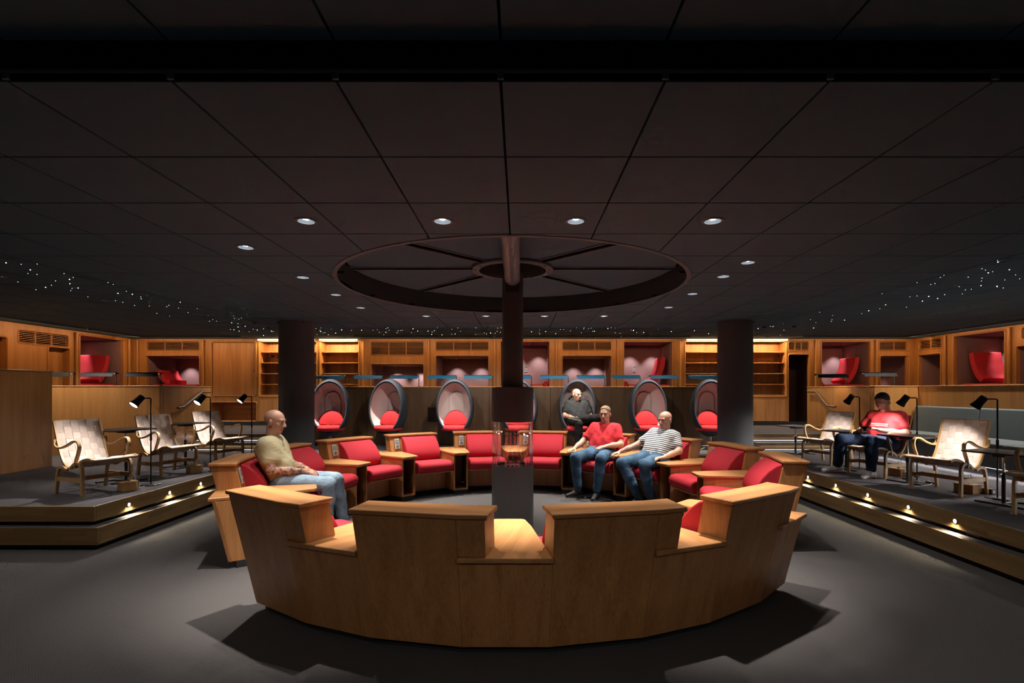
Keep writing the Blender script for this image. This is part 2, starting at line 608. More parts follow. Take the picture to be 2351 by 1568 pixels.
def area(name, parent, loc, aim, power, sx, sy, color=(1, 1, 1), spread=PI):
    d = bpy.data.lights.new(name, 'AREA')
    d.shape = 'RECTANGLE'
    d.size = sx
    d.size_y = sy
    d.energy = power
    d.color = color
    d.spread = spread
    o = bpy.data.objects.new(name, d)
    COL.objects.link(o)
    o.parent = parent
    o.location = loc
    o.rotation_euler = (Vector(aim) - Vector(loc)).to_track_quat('-Z', 'Y').to_euler()
    return o

def catmull(pts, k=6):
    pts = [Vector(p) for p in pts]
    out = []
    for i in range(len(pts) - 1):
        p0, p1, p2, p3 = pts[max(i - 1, 0)], pts[i], pts[i + 1], pts[min(i + 2, len(pts) - 1)]
        for j in range(k):
            t = j / k
            out.append(0.5 * ((2 * p1) + (p2 - p0) * t + (2 * p0 - 5 * p1 + 4 * p2 - p3) * t * t + (3 * p1 - p0 - 3 * p2 + p3) * t ** 3))
    out.append(pts[-1])
    return out

# ------------------------------------------------------------------ floor, platform, gallery
floor = struct(MB().box(XL, XR, -3, YB + 0.1, -0.1, 0).build('floor', 'carpet'))

def U(yl, xl, yc, xr, yback):
    return [(XL, yl), (xl, yl), (xl, yc), (xr, yc), (xr, -2.5), (XR, -2.5), (XR, yback), (XL, yback)]

def upoly(d):
    return U(4.75 + d, -3.945 - d, 8.55 + d, 3.83 + d, YB)

def upoly2(d):
    return U(4.83 + d, -4.045 - d, 8.65 + d, 3.93 + d, YB)

step = struct(MB().frust(upoly(0.03), Z1 - 0.04, Z1).build('floor_step', 'carpet_platform'))
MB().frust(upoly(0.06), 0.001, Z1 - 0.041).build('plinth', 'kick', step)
plat = struct(MB().frust(upoly2(0.03), Z2 - 0.04, Z2).build('floor_platform', 'carpet_platform'))
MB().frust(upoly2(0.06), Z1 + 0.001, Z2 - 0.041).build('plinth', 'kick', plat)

def boards(parent, d, yl, xl, yc, xr, z0, z1):
    MB().box(XL, xl, yl, yl + 0.03, z0, z1).build('riser_board', 'riser_x', parent, bevel=0.004)
    MB().box(xl - 0.03, xl, yl + 0.03, yc + 0.03, z0, z1).build('riser_board', 'riser_y', parent, bevel=0.004)
    MB().box(xl, xr, yc, yc + 0.03, z0, z1).build('riser_board', 'riser_x', parent, bevel=0.004)
    MB().box(xr, xr + 0.03, -2.5, yc + 0.03, z0, z1).build('riser_board', 'riser_y', parent, bevel=0.004)

boards(step, 0, 4.75, -3.945, 8.55, 3.83, 0.05, Z1 + 0.004)
boards(plat, 0, 4.83, -4.045, 8.65, 3.93, Z1 + 0.04, Z2 + 0.004)

gal = struct(MB().frust([(XL, 8.8), (-6.25, 8.8), (-6.25, 9.75), (-4.5, 9.75), (-4.5, 10.35), (4.4, 10.35), (4.4, 9.75), (6.15, 9.75),
                         (6.15, 8.8), (6.9, 8.8), (6.9, -2.5), (XR, -2.5), (XR, YB), (XL, YB)], Z2 + 0.001, ZG).build('floor_gallery', 'carpet_platform'))
for x0, x1 in ((-6.2, -4.5), (4.4, 6.1)):
    s = struct(MB().box(x0, x1, 9.45, 9.749, Z2 + 0.001, Z2 + 0.14).build('floor_stair', 'carpet_platform'))
    MB().box(x0, x1, 9.42, 9.449, Z2 + 0.02, Z2 + 0.145).build('riser_board', 'riser_x', s, bevel=0.003)
    MB().box(x0, x1, 9.72, 9.748, Z2 + 0.165, ZG + 0.004).build('riser_board', 'riser_x', s, bevel=0.003)
    MB().box(x0 + 0.02, x1 - 0.02, 9.425, 9.44, Z2 + 0.012, Z2 + 0.018).build('light_strip', 'led_cool', s)
    MB().box(x0 + 0.02, x1 - 0.02, 9.725, 9.74, Z2 + 0.155, Z2 + 0.163).build('light_strip', 'led_cool', s)
    xm = (x0 + x1) / 2
    area('strip_light', s, (xm, 9.41, Z2 + 0.10), (xm, 9.33, Z2), 1.6, 1.6, 0.02, (0.85, 0.9, 1))
    area('strip_light', s, (xm, 9.70, Z2 + 0.24), (xm, 9.60, Z2 + 0.14), 1.6, 1.6, 0.02, (0.85, 0.9, 1))
    area('strip_light', s, (xm, 10.3, ZG + 1.0), (xm, 10.3, ZG), 3.0, 1.2, 0.02, (0.85, 0.9, 1))  # bare light in mid-air over the landing

# step lights set into the upper riser
k = 0
STEP_L = ["step light nearest the corner of the left platform", "second step light along the left platform edge", "third step light along the left platform edge", "step light farthest back on the left platform edge"]
STEP_R = ["step light nearest the viewer on the right platform edge", "second nearest step light on the right platform edge", "middle step light on the right platform edge", "fourth step light along the right platform edge, below the seated man", "step light farthest back on the right platform edge"]
for side, ys, labs in ((-1, (5.26, 5.87, 6.44, 7.02), STEP_L), (1, (4.59, 5.14, 5.74, 6.32, 6.93), STEP_R)):
    x = -4.045 if side < 0 else 3.93
    d = -side
    for y, lb in zip(ys, labs):
        t = thing('step_light', 'small round warm-white ' + lb, 'step light', (x, y, 0.318), 0, 'round step lights in the platform risers')
        ring = MB().lathe([(0.018, 0), (0.026, 0), (0.026, 0.006), (0.018, 0.006)], 20)
        ring.xf(Matrix.Rotation(R_(90) * d, 4, 'Y')).build('ring', 'steel', t, True)
        MB().cyl(0, 0, 0.0005, 0.004, 0.018, n=20).xf(Matrix.Rotation(R_(90) * d, 4, 'Y')).build('lens', 'bulb_step', t, True)
        spot('bulb', t, (0.03 * d, 0, 0), (0.05 * d, 0, -0.1), 12, R_(140), 0.9, (1.0, 0.88, 0.6), 0.015)

# ------------------------------------------------------------------ walls
def wall_front(name, M, s0, s1, z0, z1, openings, mat, th=0.06):
    """panelled wall in its own frame: s along the wall, depth behind the face, with rectangular openings"""
    mb = MB()
    cuts = sorted({s0, s1, *[o[0] for o in openings], *[o[1] for o in openings]})
    cuts = [c for c in cuts if s0 <= c <= s1]
    for a, c in zip(cuts[:-1], cuts[1:]):
        mid = (a + c) / 2
        inside = sorted([(max(o[2], z0), min(o[3], z1)) for o in openings if o[0] < mid < o[1]])
        z = z0
        for q0, q1 in inside:
            if q0 > z + 1e-4:
                mb.box(a, c, 0, th, z, q0)
            z = max(z, q1)
        if z < z1 - 1e-4:
            mb.box(a, c, 0, th, z, z1)
    return struct(mb.xf(M).build(name, mat))

def frame_at(M):
    return M

M_BACK = Matrix.Translation((0, YB, 0))
# left wall: s = y, face at x = XL, depth goes -x ; right wall: s = y, depth goes +x
M_LEFT = Matrix(((0, -1, 0, XL), (1, 0, 0, 0), (0, 0, 1, 0), (0, 0, 0, 1)))
M_RIGHT = Matrix(((0, 1, 0, XR), (1, 0, 0, 0), (0, 0, 1, 0), (0, 0, 0, 1)))

ZT = 2.68           # top of openings
ZA = 1.60           # floor of the raised alcoves
B_TALL = [(-0.458, 0.711), (2.522, 3.681), (7.303, 8.462)]
B_VENT = [(-9.02, -7.756, 2.332, 2.48), (-3.596, -2.333, 2.132, 2.364), (-2.027, -0.763, 2.332, 2.48), (1.037, 2.206, 2.332, 2.48)]
B_SHELF = [(-6.292, -4.923), (-4.818, -3.902), (4.007, 5.165), (5.271, 6.429)]
op = []
for a, c in B_TALL:
    op.append((a, c, ZA, ZT))
for a, c, zt, zv in B_VENT:
    op += [(a, c, ZA, zt), (a, c, zv, ZT)]
for a, c in B_SHELF:
    op.append((a, c, 1.374, ZT))
op += [(-7.451, -6.376, 0.774, 1.206), (-7.451, -6.376, 1.374, ZT), (6.503, 6.977, 0.70, 2.364), (6.503, 6.977, 2.48, ZT),
       (8.70, 9.35, ZA, 2.332), (8.70, 9.35, 2.48, ZT)]
wall_back = wall_front('wall_back', M_BACK, XL, XR, ZG - 0.6, ZH, op, 'oak_wall')
opL = [(10.806, 11.981, ZA, ZT), (9.482, 10.515, 2.40, 2.63), (10.087, 10.535, 0.9, 2.36), (8.3, 9.249, 0.9, 2.46)]
wall_left = wall_front('wall_left', M_LEFT, -3, YB, 0, ZH, opL, 'oak_wall')
opR = [(9.974, 11.124, ZA, ZT), (11.492, 12.1, ZA, 2.332), (11.469, 12.1, 2.48, ZT), (8.5, 9.721, ZA, 2.332), (8.5, 9.619, 2.48, ZT)]
wall_right = wall_front('wall_right', M_RIGHT, -3, YB, 0, ZH, opR, 'oak_wall')
struct(MB().box(XL, XR, -3.1, -3, 0, 3.0).build('wall_front', 'wall_plain'))

def rounded_rect(s0, s1, z0, z1, r=0.05, n=5):
    pts = []
    for cx, cz, a0 in ((s1 - r, z1 - r, 0), (s0 + r, z1 - r, 90), (s0 + r, z0 + r, 180), (s1 - r, z0 + r, 270)):
        for i in range(n + 1):
            a = R_(a0 + 90 * i / n)
            pts.append((cx + r * math.cos(a), cz + r * math.sin(a)))
    return pts

def moulding(parent, M, s0, s1, z0, z1, r=0.016, g=0.02):
    """rounded oak bead around an opening"""
    pts = [Vector((s, -0.004, z)) for s, z in rounded_rect(s0 - g, s1 + g, z0 - g, z1 + g)]
    return MB().tube(pts, r, 8, closed=True).xf(M).build('moulding', 'oak_trim', parent, True)

def rail_post(parent, M, s, z0=ZG, z1=ZH - 0.03):
    p = MB().tube([(s, -0.035, z0), (s, -0.035, z1)], 0.026, 10).build('post', 'oak_trim', parent, True)
    p.data.transform(M)
    for z in (1.75, 2.2, 2.6):
        MB().tube([(s, -0.03, z), (s, 0.0, z)], 0.010, 8).xf(M).build('bracket', 'oak_trim', parent, True)

def alcove(parent, M, s0, s1, z0, z1, d=1.05, lamps=2, power=46):
    """fabric-lined sleeping alcove behind an opening: floor, back, sides and top, with small lamps in its roof"""
    d0 = 0.061
    w = 0.02
    MB().box(s0 - w, s1 + w, d0, d + w, z0 - w, z0).xf(M).build('alcove_floor', 'oak_x', parent)
    MB().box(s0 - w, s1 + w, d, d + w, z0, z1).xf(M).build('alcove_back', 'maroon', parent)
    MB().box(s0 - w, s0, d0, d, z0, z1).xf(M).build('alcove_side', 'maroon', parent)
    MB().box(s1, s1 + w, d0, d, z0, z1).xf(M).build('alcove_side', 'maroon', parent)
    MB().box(s0 - w, s1 + w, d0, d + w, z1, z1 + w).xf(M).build('alcove_roof', 'maroon', parent)
    for i in range(lamps):
        s = s0 + (s1 - s0) * (i + 0.5 + (0.12 if lamps == 2 else 0)) / lamps
        b_ = MB().cyl(s, d * 0.72, z1 - 0.022, z1, 0.028, n=14).xf(M).build('alcove_lamp', 'steel', parent, True)
        spot('bulb', b_, M @ Vector((s, d * 0.72, z1 - 0.045)), M @ Vector((s, d * 0.92, z0 + 0.1)), power, R_(78), 0.8, (1.0, 0.93, 0.86), 0.02)

def vent(parent, M, s0, s1, z0, z1, bars=3):
    v = MB().box(s0 - 0.005, s1 + 0.005, 0.05, 0.058, z0 - 0.005, z1 + 0.005).xf(M).build('vent_grille', 'slot_dark', parent)
    n = max(4, int((z1 - z0) / 0.030))
    for i in range(n):
        z = z0 + (z1 - z0) * (i + 0.5) / n
        MB().box(s0, s1, 0.012, 0.026, z - 0.004, z + 0.004).xf(M).build('slat', 'oak_x', v)
    for i in range(1, bars):
        s = s0 + (s1 - s0) * i / bars
        MB().box(s - 0.007, s + 0.007, 0.012, 0.045, z0, z1).xf(M).build('bar', 'oak_z', v)
    moulding(v, M, s0, s1, z0, z1, 0.010, 0.012)

def socket(parent, M, s, z, d=1.05):
    p = MB().box(s - 0.035, s + 0.035, d - 0.012, d - 0.001, z - 0.085, z + 0.085).xf(M).build('outlet_plate', 'grey_plastic', parent)
    MB().tube([(s, d - 0.014, z - 0.04), (s, d - 0.011, z - 0.04)], 0.02, 12).xf(M).build('socket', 'socket_dark', p)
    MB().box(s - 0.025, s + 0.025, d - 0.0135, d - 0.0121, z + 0.01, z + 0.07).xf(M).build('switch', 'socket_dark', p)

for a, c in B_TALL:
    moulding(wall_back, M_BACK, a, c, ZA, ZT)
    alcove(wall_back, M_BACK, a, c, ZA, ZT)
for a, c, zt, zv in B_VENT:
    moulding(wall_back, M_BACK, a, c, ZA, zt)
    alcove(wall_back, M_BACK, a, c, ZA, zt, power=30)
    vent(wall_back, M_BACK, a, c, zv, ZT)
socket(wall_back, M_BACK, 0.16, 2.08)
socket(wall_back, M_BACK, 3.0, 2.08)
socket(wall_back, M_BACK, 7.62, 2.08)
socket(wall_back, M_BACK, -7.98, 1.80)
for s in (-9.22, -7.64, -3.765, -2.196, -0.606, 0.879, 2.364, 3.86, 7.14, 8.60):
    rail_post(wall_back, M_BACK, s)
# corner alcove on the right, shared by the two walls
moulding(wall_back, M_BACK, 8.72, 9.40, ZA, 2.332)
alcove(wall_back, M_BACK, 8.70, 9.48, ZA, 2.332, lamps=1, power=30)
vent(wall_back, M_BACK, 8.70, 9.42, 2.48, ZT, 2)
alcove(wall_right, M_RIGHT, 11.492, 12.1, ZA, 2.332, lamps=1, power=30)
vent(wall_right, M_RIGHT, 11.469, 12.1, 2.48, ZT, 2)
moulding(wall_right, M_RIGHT, 11.492, 12.1, ZA, 2.332)
moulding(wall_right, M_RIGHT, 9.974, 11.124, ZA, ZT)
alcove(wall_right, M_RIGHT, 9.974, 11.124, ZA, ZT)
moulding(wall_right, M_RIGHT, 8.5, 9.721, ZA, 2.332)
alcove(wall_right, M_RIGHT, 8.5, 9.721, ZA, 2.332, power=30)
vent(wall_right, M_RIGHT, 8.5, 9.619, 2.48, ZT)
for s in (11.33, 9.84):
    rail_post(wall_right, M_RIGHT, s)
moulding(wall_left, M_LEFT, 10.806, 11.981, ZA, ZT)
alcove(wall_left, M_LEFT, 10.806, 11.981, ZA, ZT)
vent(wall_left, M_LEFT, 9.482, 10.515, 2.40, 2.63)
for s in (10.68, 12.12):
    rail_post(wall_left, M_LEFT, s)
for a, c, zt in ((10.087, 10.535, 2.36), (8.3, 9.249, 2.46)):
    moulding(wall_left, M_LEFT, a, c, 0.9, zt)
    MB().box(a - 0.01, c + 0.01, 0.12, 0.14, 0.89, zt + 0.01).xf(M_LEFT).build('niche_back', 'oak_wall', wall_left)
    MB().box(a - 0.02, a, 0.06, 0.12, 0.89, zt).xf(M_LEFT).build('niche_side', 'oak_wall', wall_left)
    MB().box(c, c + 0.02, 0.06, 0.12, 0.89, zt).xf(M_LEFT).build('niche_side', 'oak_wall', wall_left)
# doorway and cupboard niche in the back wall
MB().box(6.49, 6.99, 0.55, 0.58, 0.68, 2.40).xf(M_BACK).build('passage_back', 'door_dark', wall_back)
MB().box(6.48, 6.502, 0.061, 0.55, 0.68, 2.40).xf(M_BACK).build('passage_side', 'wall_plain', wall_back)
MB().box(6.978, 7.0, 0.061, 0.55, 0.68, 2.40).xf(M_BACK).build('passage_side', 'door_dark', wall_back)
moulding(wall_back, M_BACK, 6.503, 6.977, 0.70, 2.364)
vent(wall_back, M_BACK, 6.503, 6.977, 2.48, ZT, 3)
moulding(wall_back, M_BACK, -7.451, -6.376, 0.774, 1.206)
MB().box(-7.47, -6.36, 0.45, 0.47, 0.75, 1.22).xf(M_BACK).build('niche_back', 'oak_x', wall_back)
MB().box(-7.47, -6.36, 0.061, 0.45, 0.75, 0.774).xf(M_BACK).build('niche_floor', 'oak_x', wall_back)
MB().box(-7.47, -6.36, 0.061, 0.45, 1.206, 1.23).xf(M_BACK).build('niche_roof', 'oak_x', wall_back)
MB().box(-7.47, -7.45, 0.061, 0.45, 0.774, 1.206).xf(M_BACK).build('niche_side', 'oak_x', wall_back)
MB().box(-6.378, -6.36, 0.061, 0.45, 0.774, 1.206).xf(M_BACK).build('niche_side', 'oak_x', wall_back)
MB().box(-7.64, -4.5, -0.03, 0.0, ZG + 0.001, ZG + 0.09).xf(M_BACK).build('baseboard', 'kick', wall_back)
MB().box(4.4, 7.14, -0.03, 0.0, ZG + 0.001, ZG + 0.09).xf(M_BACK).build('baseboard', 'kick', wall_back)

# warm fill lights added near the ceiling edge to brighten the panelled walls
def fill_strip(parent, M, s0, s1, power):
    c_ = MB().box(s0, s1, -0.66, -0.60, ZH - 0.022, ZH - 0.002).xf(M).build('fill_strip', 'tile', parent)
    area('fill_strip_light', c_, M @ Vector(((s0 + s1) / 2, -0.595, ZH - 0.03)), M @ Vector(((s0 + s1) / 2, 0.0, 1.9)), power, s1 - s0, 0.03, (1.0, 0.60, 0.30))
for s0, s1 in ((-9.2, -6.4), (-3.8, -0.6), (-0.55, 2.3), (2.35, 3.9), (6.5, 9.4)):
    fill_strip(wall_back, M_BACK, s0, s1, 4.2 * (s1 - s0))
for w_, M_w in ((wall_left, M_LEFT), (wall_right, M_RIGHT)):
    fill_strip(w_, M_w, 8.4, 10.2, 8)
    fill_strip(w_, M_w, 10.3, 11.7, 6)

# wall cupboard with one door (left of the shelves)
t = thing('wall_cupboard', 'oak wall cupboard with a single flush door, left of the lit shelves', 'cupboard', (-6.9135, YB, 1.374))
MB().box(-0.535, 0.535, 0.061, 0.40, 0.002, 1.30).build('body', 'oak_z', t)
dr = MB().box(-0.52, 0.52, 0.012, 0.045, 0.02, 1.285).build('door', 'oak_z', t, bevel=0.006)
MB().cyl(0, 0, 0, 0.02, 0.014, n=12).xf(Matrix.Translation((0.47, 0.012, 0.62)) @ Matrix.Rotation(R_(90), 4, 'X')).build('lock', 'steel', dr, True)
moulding(t, Matrix.Identity(4), -0.52, 0.52, 0.02, 1.285, 0.014, 0.018)

# lit bookshelves and the cupboards under them
SHL = ["empty lit oak bookshelf beside the wall cupboard, partly behind the left column", "narrow lit oak bookshelf right of the left column",
       "lit oak bookshelf left of the right column", "lit oak bookshelf right of the right column"]
for (a, c), lb in zip(B_SHELF, SHL):
    w = (c - a) / 2
    t = thing('bookshelf', lb, 'bookshelf', ((a + c) / 2, YB, 1.374), 0, 'built-in bookshelves in the back wall')
    MB().box(-w, w, 0.30, 0.32, 0.0, 1.306).build('back_board', 'oak_z', t)
    MB().box(-w, -w + 0.02, 0.061, 0.30, 0.0, 1.306).build('side', 'oak_z', t)
    MB().box(w - 0.02, w, 0.061, 0.30, 0.0, 1.306).build('side', 'oak_z', t)
    for i in range(5):
        z = 0.003 + 0.262 * i
        MB().box(-w + 0.021, w - 0.021, 0.03, 0.299, z, z + 0.024).build('shelf', 'oak_x', t, bevel=0.003)
    moulding(t, Matrix.Identity(4), -w, w, 0.0, 1.306, 0.014, 0.016)
    MB().box(-w, w, -0.10, -0.08, 1.33, 1.365).build('light_strip', 'led_warm', t)
    area('strip_light', t, (0, -0.10, 1.32), (0, 0.09, 0.62), 20, 2 * w - 0.1, 0.03, (1.0, 0.70, 0.36))
for x0, x1, lb in ((-6.29, -4.6, 'low oak cupboard with two doors under the left bookshelf'), (4.45, 6.43, 'low oak cupboard with two doors under the right bookshelf')):
    t = thing('low_cupboard', lb, 'cupboard', ((x0 + x1) / 2, YB, ZG + 0.1), 0, 'low cupboards under the bookshelves')
    w = (x1 - x0) / 2
    for q in (-1, 1):
        d_ = MB().box(min(0.003 * q, (w - 0.003) * q), max(0.003 * q, (w - 0.003) * q), -0.02, -0.001, 0, 0.51).build('door', 'oak_z', t, bevel=0.003)
        MB().cyl(0, 0, 0, 0.016, 0.011, n=10).xf(Matrix.Translation((0.05 * q, -0.02, 0.45)) @ Matrix.Rotation(R_(90), 4, 'X')).build('lock', 'steel', d_, True)

# ------------------------------------------------------------------ parapets and screens
def parapet(name, boxes, mat='oak_wall', zt=1.565):
    mb = MB()
    for x0, x1, y0, y1 in boxes:
        mb.box(x0, x1, y0, y1, Z2 + 0.001, zt)
    p = struct(mb.build(name, mat))
    for x0, x1, y0, y1 in boxes:
        MB().box(x0 - 0.008, x1 + 0.008, y0 - 0.008, y1 + 0.008, zt, zt + 0.02).build('cap', 'oak_x', p, bevel=0.004)
    return p

par_l = parapet('wall_parapet_left', [(XL, -6.2, 8.75, 8.85), (-6.3, -6.2, 8.86, 10.2)])
par_r = parapet('wall_parapet_right', [(6.1, 6.95, 8.75, 8.85), (6.1, 6.2, 8.86, 10.8), (6.85, 6.95, -2.5, 8.74)])
par_c = parapet('wall_parapet_back', [(-4.5, 4.4, 10.30, 10.40)], 'walnut')
MB().box(-2.12, -1.58, 10.285, 10.299, 0.86, 1.16).build('recess_panel', 'walnut', par_c)
MB().box(-1.86, -1.60, 10.275, 10.284, 0.87, 1.16).build('screen_panel', 'screen', par_c)
# thin panel joints
for x in (-3.1, -0.62, 0.62, 1.85, 3.1):
    MB().box(x - 0.003, x + 0.003, 10.297, 10.2995, Z2 + 0.02, 1.56).build('joint', 'slot_dark', par_c)
screen = struct(MB().box(-7.15, -6.85, 3.6, 7.45, Z2 + 0.001, 1.765).build('wall_screen_left', 'oak_wall'))
MB().box(-7.16, -6.84, 3.6, 7.46, 1.765, 1.785).build('cap', 'oak_y', screen, bevel=0.004)

# handrails on the two stair walls
def handrail(label, x, pts, side):
    t = thing('handrail', label, 'handrail', (x, pts[1][0], Z2), 0, 'stair handrails')
    P_ = [(0, y - pts[1][0], z - Z2) for y, z in pts]
    MB().tube(P_, 0.021, 10).build('rail', 'walnut', t, True)
    for y, z in (pts[1], pts[2]):
        MB().tube([(0, y - pts[1][0], z - Z2 - 0.02), (0.0, y - pts[1][0], z - Z2 - 0.06), (side * 0.045, y - pts[1][0], z - Z2 - 0.06)], 0.007, 8).build('bracket', 'steel', t, True)

handrail('sloping oak handrail on the stair wall at the left', -6.15, [(10.1, 1.47), (9.85, 1.48), (9.30, 1.20), (9.15, 1.19)], -1)
handrail('sloping oak handrail on the stair wall at the right', 6.05, [(10.7, 1.48), (10.4, 1.48), (10.0, 1.20), (9.75, 1.19)], 1)

# ------------------------------------------------------------------ ceiling
GX, GY, TS = -0.07, 1.855, 0.6
ceiling = struct(MB().box(XL - 0.1, XR + 0.1, -3.1, YB + 1.4, 3.0, 3.05).build('ceiling', 'slot_dark'))
X0L, X1L, Y0L, Y1L = GX - 7 * TS, GX + 7 * TS, GY, GY + 12 * TS
fas = MB()
fas.box(X0L, X1L, Y0L, Y0L + 0.015, ZL + 0.006, 2.98)
fas.box(X0L, X1L, Y1L - 0.015, Y1L, ZL, 2.98)
fas.box(X0L, X0L + 0.015, Y0L + 0.015, Y1L - 0.015, ZL, 2.98)
fas.box(X1L - 0.015, X1L, Y0L + 0.015, Y1L - 0.015, ZL, 2.98)
fas.build('fascia', 'slot_dark', ceiling)
MB().box(X0L - 6, X1L + 6, Y0L - 0.012, Y0L - 0.002, ZL + 0.028, ZL + 0.038).build('rail', 'slot_rail', ceiling)
for k in range(-8, 9):
    MB().box(GX + k * TS - 0.012, GX + k * TS + 0.012, Y0L - 0.010, Y0L, ZL + 0.004, ZL + 0.027).build('rail_clip', 'slot_rail', ceiling)

RING = 1.80
DOWN = [(-1.418, 3.376), (-0.513, 3.376), (0.371, 3.376), (1.28, 3.376),
        (-2.15, 3.99), (-2.15, 5.04), (-2.15, 5.945), (-2.15, 6.874),
        (-1.41, 7.63), (-0.51, 7.63), (0.37, 7.63), (1.264, 7.63),
        (2.0, 6.84), (2.0, 5.89), (2.0, 5.0), (2.0, 4.46)]
DOWN_L = ["first downlight from the left in the front row before the ceiling ring", "second downlight from the left in the front row before the ceiling ring",
          "third downlight from the left in the front row before the ceiling ring", "fourth downlight from the left in the front row before the ceiling ring",
          "nearest downlight in the row left of the ceiling ring", "second nearest downlight in the row left of the ceiling ring",
          "third nearest downlight in the row left of the ceiling ring", "farthest downlight in the row left of the ceiling ring",
          "first downlight from the left in the row behind the ceiling ring", "second downlight from the left in the row behind the ceiling ring",
          "third downlight from the left in the row behind the ceiling ring", "fourth downlight from the left in the row behind the ceiling ring",
          "farthest downlight in the row right of the ceiling ring", "second farthest downlight in the row right of the ceiling ring",
          "third farthest downlight in the row right of the ceiling ring", "nearest downlight in the row right of the ceiling ring"]
PDOWN = [(6.74, 7.07), (6.74, 7.66), (6.74, 8.25), (8.0, 8.85), (8.0, 10.7), (5.6, 10.7), (-7.7, 8.05), (-8.05, 10.7), (-5.6, 10.7), (6.74, 5.9), (-5.75, 7.1), (-5.75, 5.6), (-1.6, -0.9), (1.6, -0.9), (-5.2, 3.2), (6.74, 4.6), (6.74, 3.3)]
HR = 0.058
PDOWN_ALL = PDOWN + [(x, 10.0) for x in (-3.1, -1.05, 1.0, 3.05)] + [(x, 9.16) for x in (-3.606, -2.55, -1.25, -0.02, 1.10, 2.50, 3.70)]
G = 0.0055
TH = 0.018

def tile_mesh(x0, x1, y0, y1, hole=None):
    """ceiling tile around its own centre; may have a round lamp hole"""
    mb = MB()
    if hole is None:
        mb.box(x0, x1, y0, y1, 0, TH)
        return mb
    hx, hy = hole
    n = 32
    out, inn = [], []
    for i in range(n):
        a = 2 * PI * i / n
        c, s = math.cos(a), math.sin(a)
        ts = []
        if c > 1e-6: ts.append((x1 - hx) / c)
        if c < -1e-6: ts.append((x0 - hx) / c)
        if s > 1e-6: ts.append((y1 - hy) / s)
        if s < -1e-6: ts.append((y0 - hy) / s)
        t_ = min(ts)
        out.append((hx + c * t_, hy + s * t_))
        inn.append((hx + HR * c, hy + HR * s))
    # snap the nearest rim point to every tile corner
    for cx_, cy_ in ((x0, y0), (x0, y1), (x1, y0), (x1, y1)):
        j = min(range(n), key=lambda q: (out[q][0] - cx_) ** 2 + (out[q][1] - cy_) ** 2)
        out[j] = (cx_, cy_)
    vs = [(p[0], p[1], 0) for p in out] + [(p[0], p[1], 0) for p in inn] + [(p[0], p[1], TH) for p in out] + [(p[0], p[1], TH) for p in inn]
    fs = []
    for i in range(n):
        j = (i + 1) % n
        fs += [(i, j, n + j, n + i), (2 * n + i, 3 * n + i, 3 * n + j, 2 * n + j), (i, 2 * n + i, 2 * n + j, j), (n + i, n + j, 3 * n + j, 3 * n + i)]
    mb.add(vs, fs)
    return mb

full_tile = None
def put_tile(mb, loc, mesh=None):
    global full_tile
    if mesh is None:
        o = mb.build('ceiling_tile', 'tile', ceiling)
    else:
        o = bpy.data.objects.new('ceiling_tile', mesh)
        COL.objects.link(o)
        o.parent = ceiling
    o.location = loc
    return o

hw = TS / 2 - G
fullm = tile_mesh(-hw, hw, -hw, hw).build('ceiling_tile', 'tile', ceiling)
full_mesh = fullm.data
bpy.data.objects.remove(fullm)
for i in range(-7, 7):
    for j in range(12):
        x0, x1 = GX + i * TS, GX + (i + 1) * TS
        y0, y1 = GY + j * TS, GY + (j + 1) * TS
        xm, ym = (x0 + x1) / 2, (y0 + y1) / 2
        # border of the tile pushed out of the ring's circle
        dmin = math.hypot(max(x0 - CX, 0, CX - x1), max(y0 - CY, 0, CY - y1))
        dmax = math.hypot(max(abs(x0 - CX), abs(x1 - CX)), max(abs(y0 - CY), abs(y1 - CY)))
        rr = RING + 0.012
        if dmax < rr + 0.02:
            continue
        if dmin < rr:
            N = 24
            brd = []
            cs = [(x0 + G, y0 + G), (x1 - G, y0 + G), (x1 - G, y1 - G), (x0 + G, y1 - G)]
            for q in range(4):
                a, c = cs[q], cs[(q + 1) % 4]
                for w in range(N):
                    t_ = w / N
                    px_, py_ = a[0] + (c[0] - a[0]) * t_, a[1] + (c[1] - a[1]) * t_
                    d_ = math.hypot(px_ - CX, py_ - CY)
                    if d_ < rr:
                        px_, py_ = CX + (px_ - CX) * rr / d_, CY + (py_ - CY) * rr / d_
                    brd.append((px_ - xm, py_ - ym))
            # drop the parts of the border that left the tile
            keep = []
            for p in brd:
                p = (min(max(p[0], -hw), hw), min(max(p[1], -hw), hw))
                if not keep or math.hypot(p[0] - keep[-1][0], p[1] - keep[-1][1]) > 1e-4:
                    keep.append(p)
            hole = [(a - xm, c - ym) for a, c in DOWN if x0 < a < x1 and y0 < c < y1]
            if hole:
                hx, hy = hole[0]
                keep.sort(key=lambda p: math.atan2(p[1] - hy, p[0] - hx))
                inn = []
                for p in keep:
                    a = math.atan2(p[1] - hy, p[0] - hx)
                    inn.append((hx + HR * math.cos(a), hy + HR * math.sin(a)))
                n = len(keep)
                vs = [(p[0], p[1], z_) for z_ in (0, TH) for q in (keep, inn) for p in q]
                fs = []
                for q in range(n):
                    w = (q + 1) % n
                    fs += [(q, w, n + w, n + q), (2 * n + q, 3 * n + q, 3 * n + w, 2 * n + w), (q, 2 * n + q, 2 * n + w, w), (n + q, n + w, 3 * n + w, 3 * n + q)]
                put_tile(MB().add(vs, fs), (xm, ym, ZL))
            else:
                put_tile(MB().frust(keep, 0, TH), (xm, ym, ZL))
            continue
        hole = [(a - xm, c - ym) for a, c in DOWN if x0 < a < x1 and y0 < c < y1]
        if hole:
            put_tile(tile_mesh(-hw, hw, -hw, hw, hole[0]), (xm, ym, ZL))
        else:
            put_tile(None, (xm, ym, ZL), full_mesh)

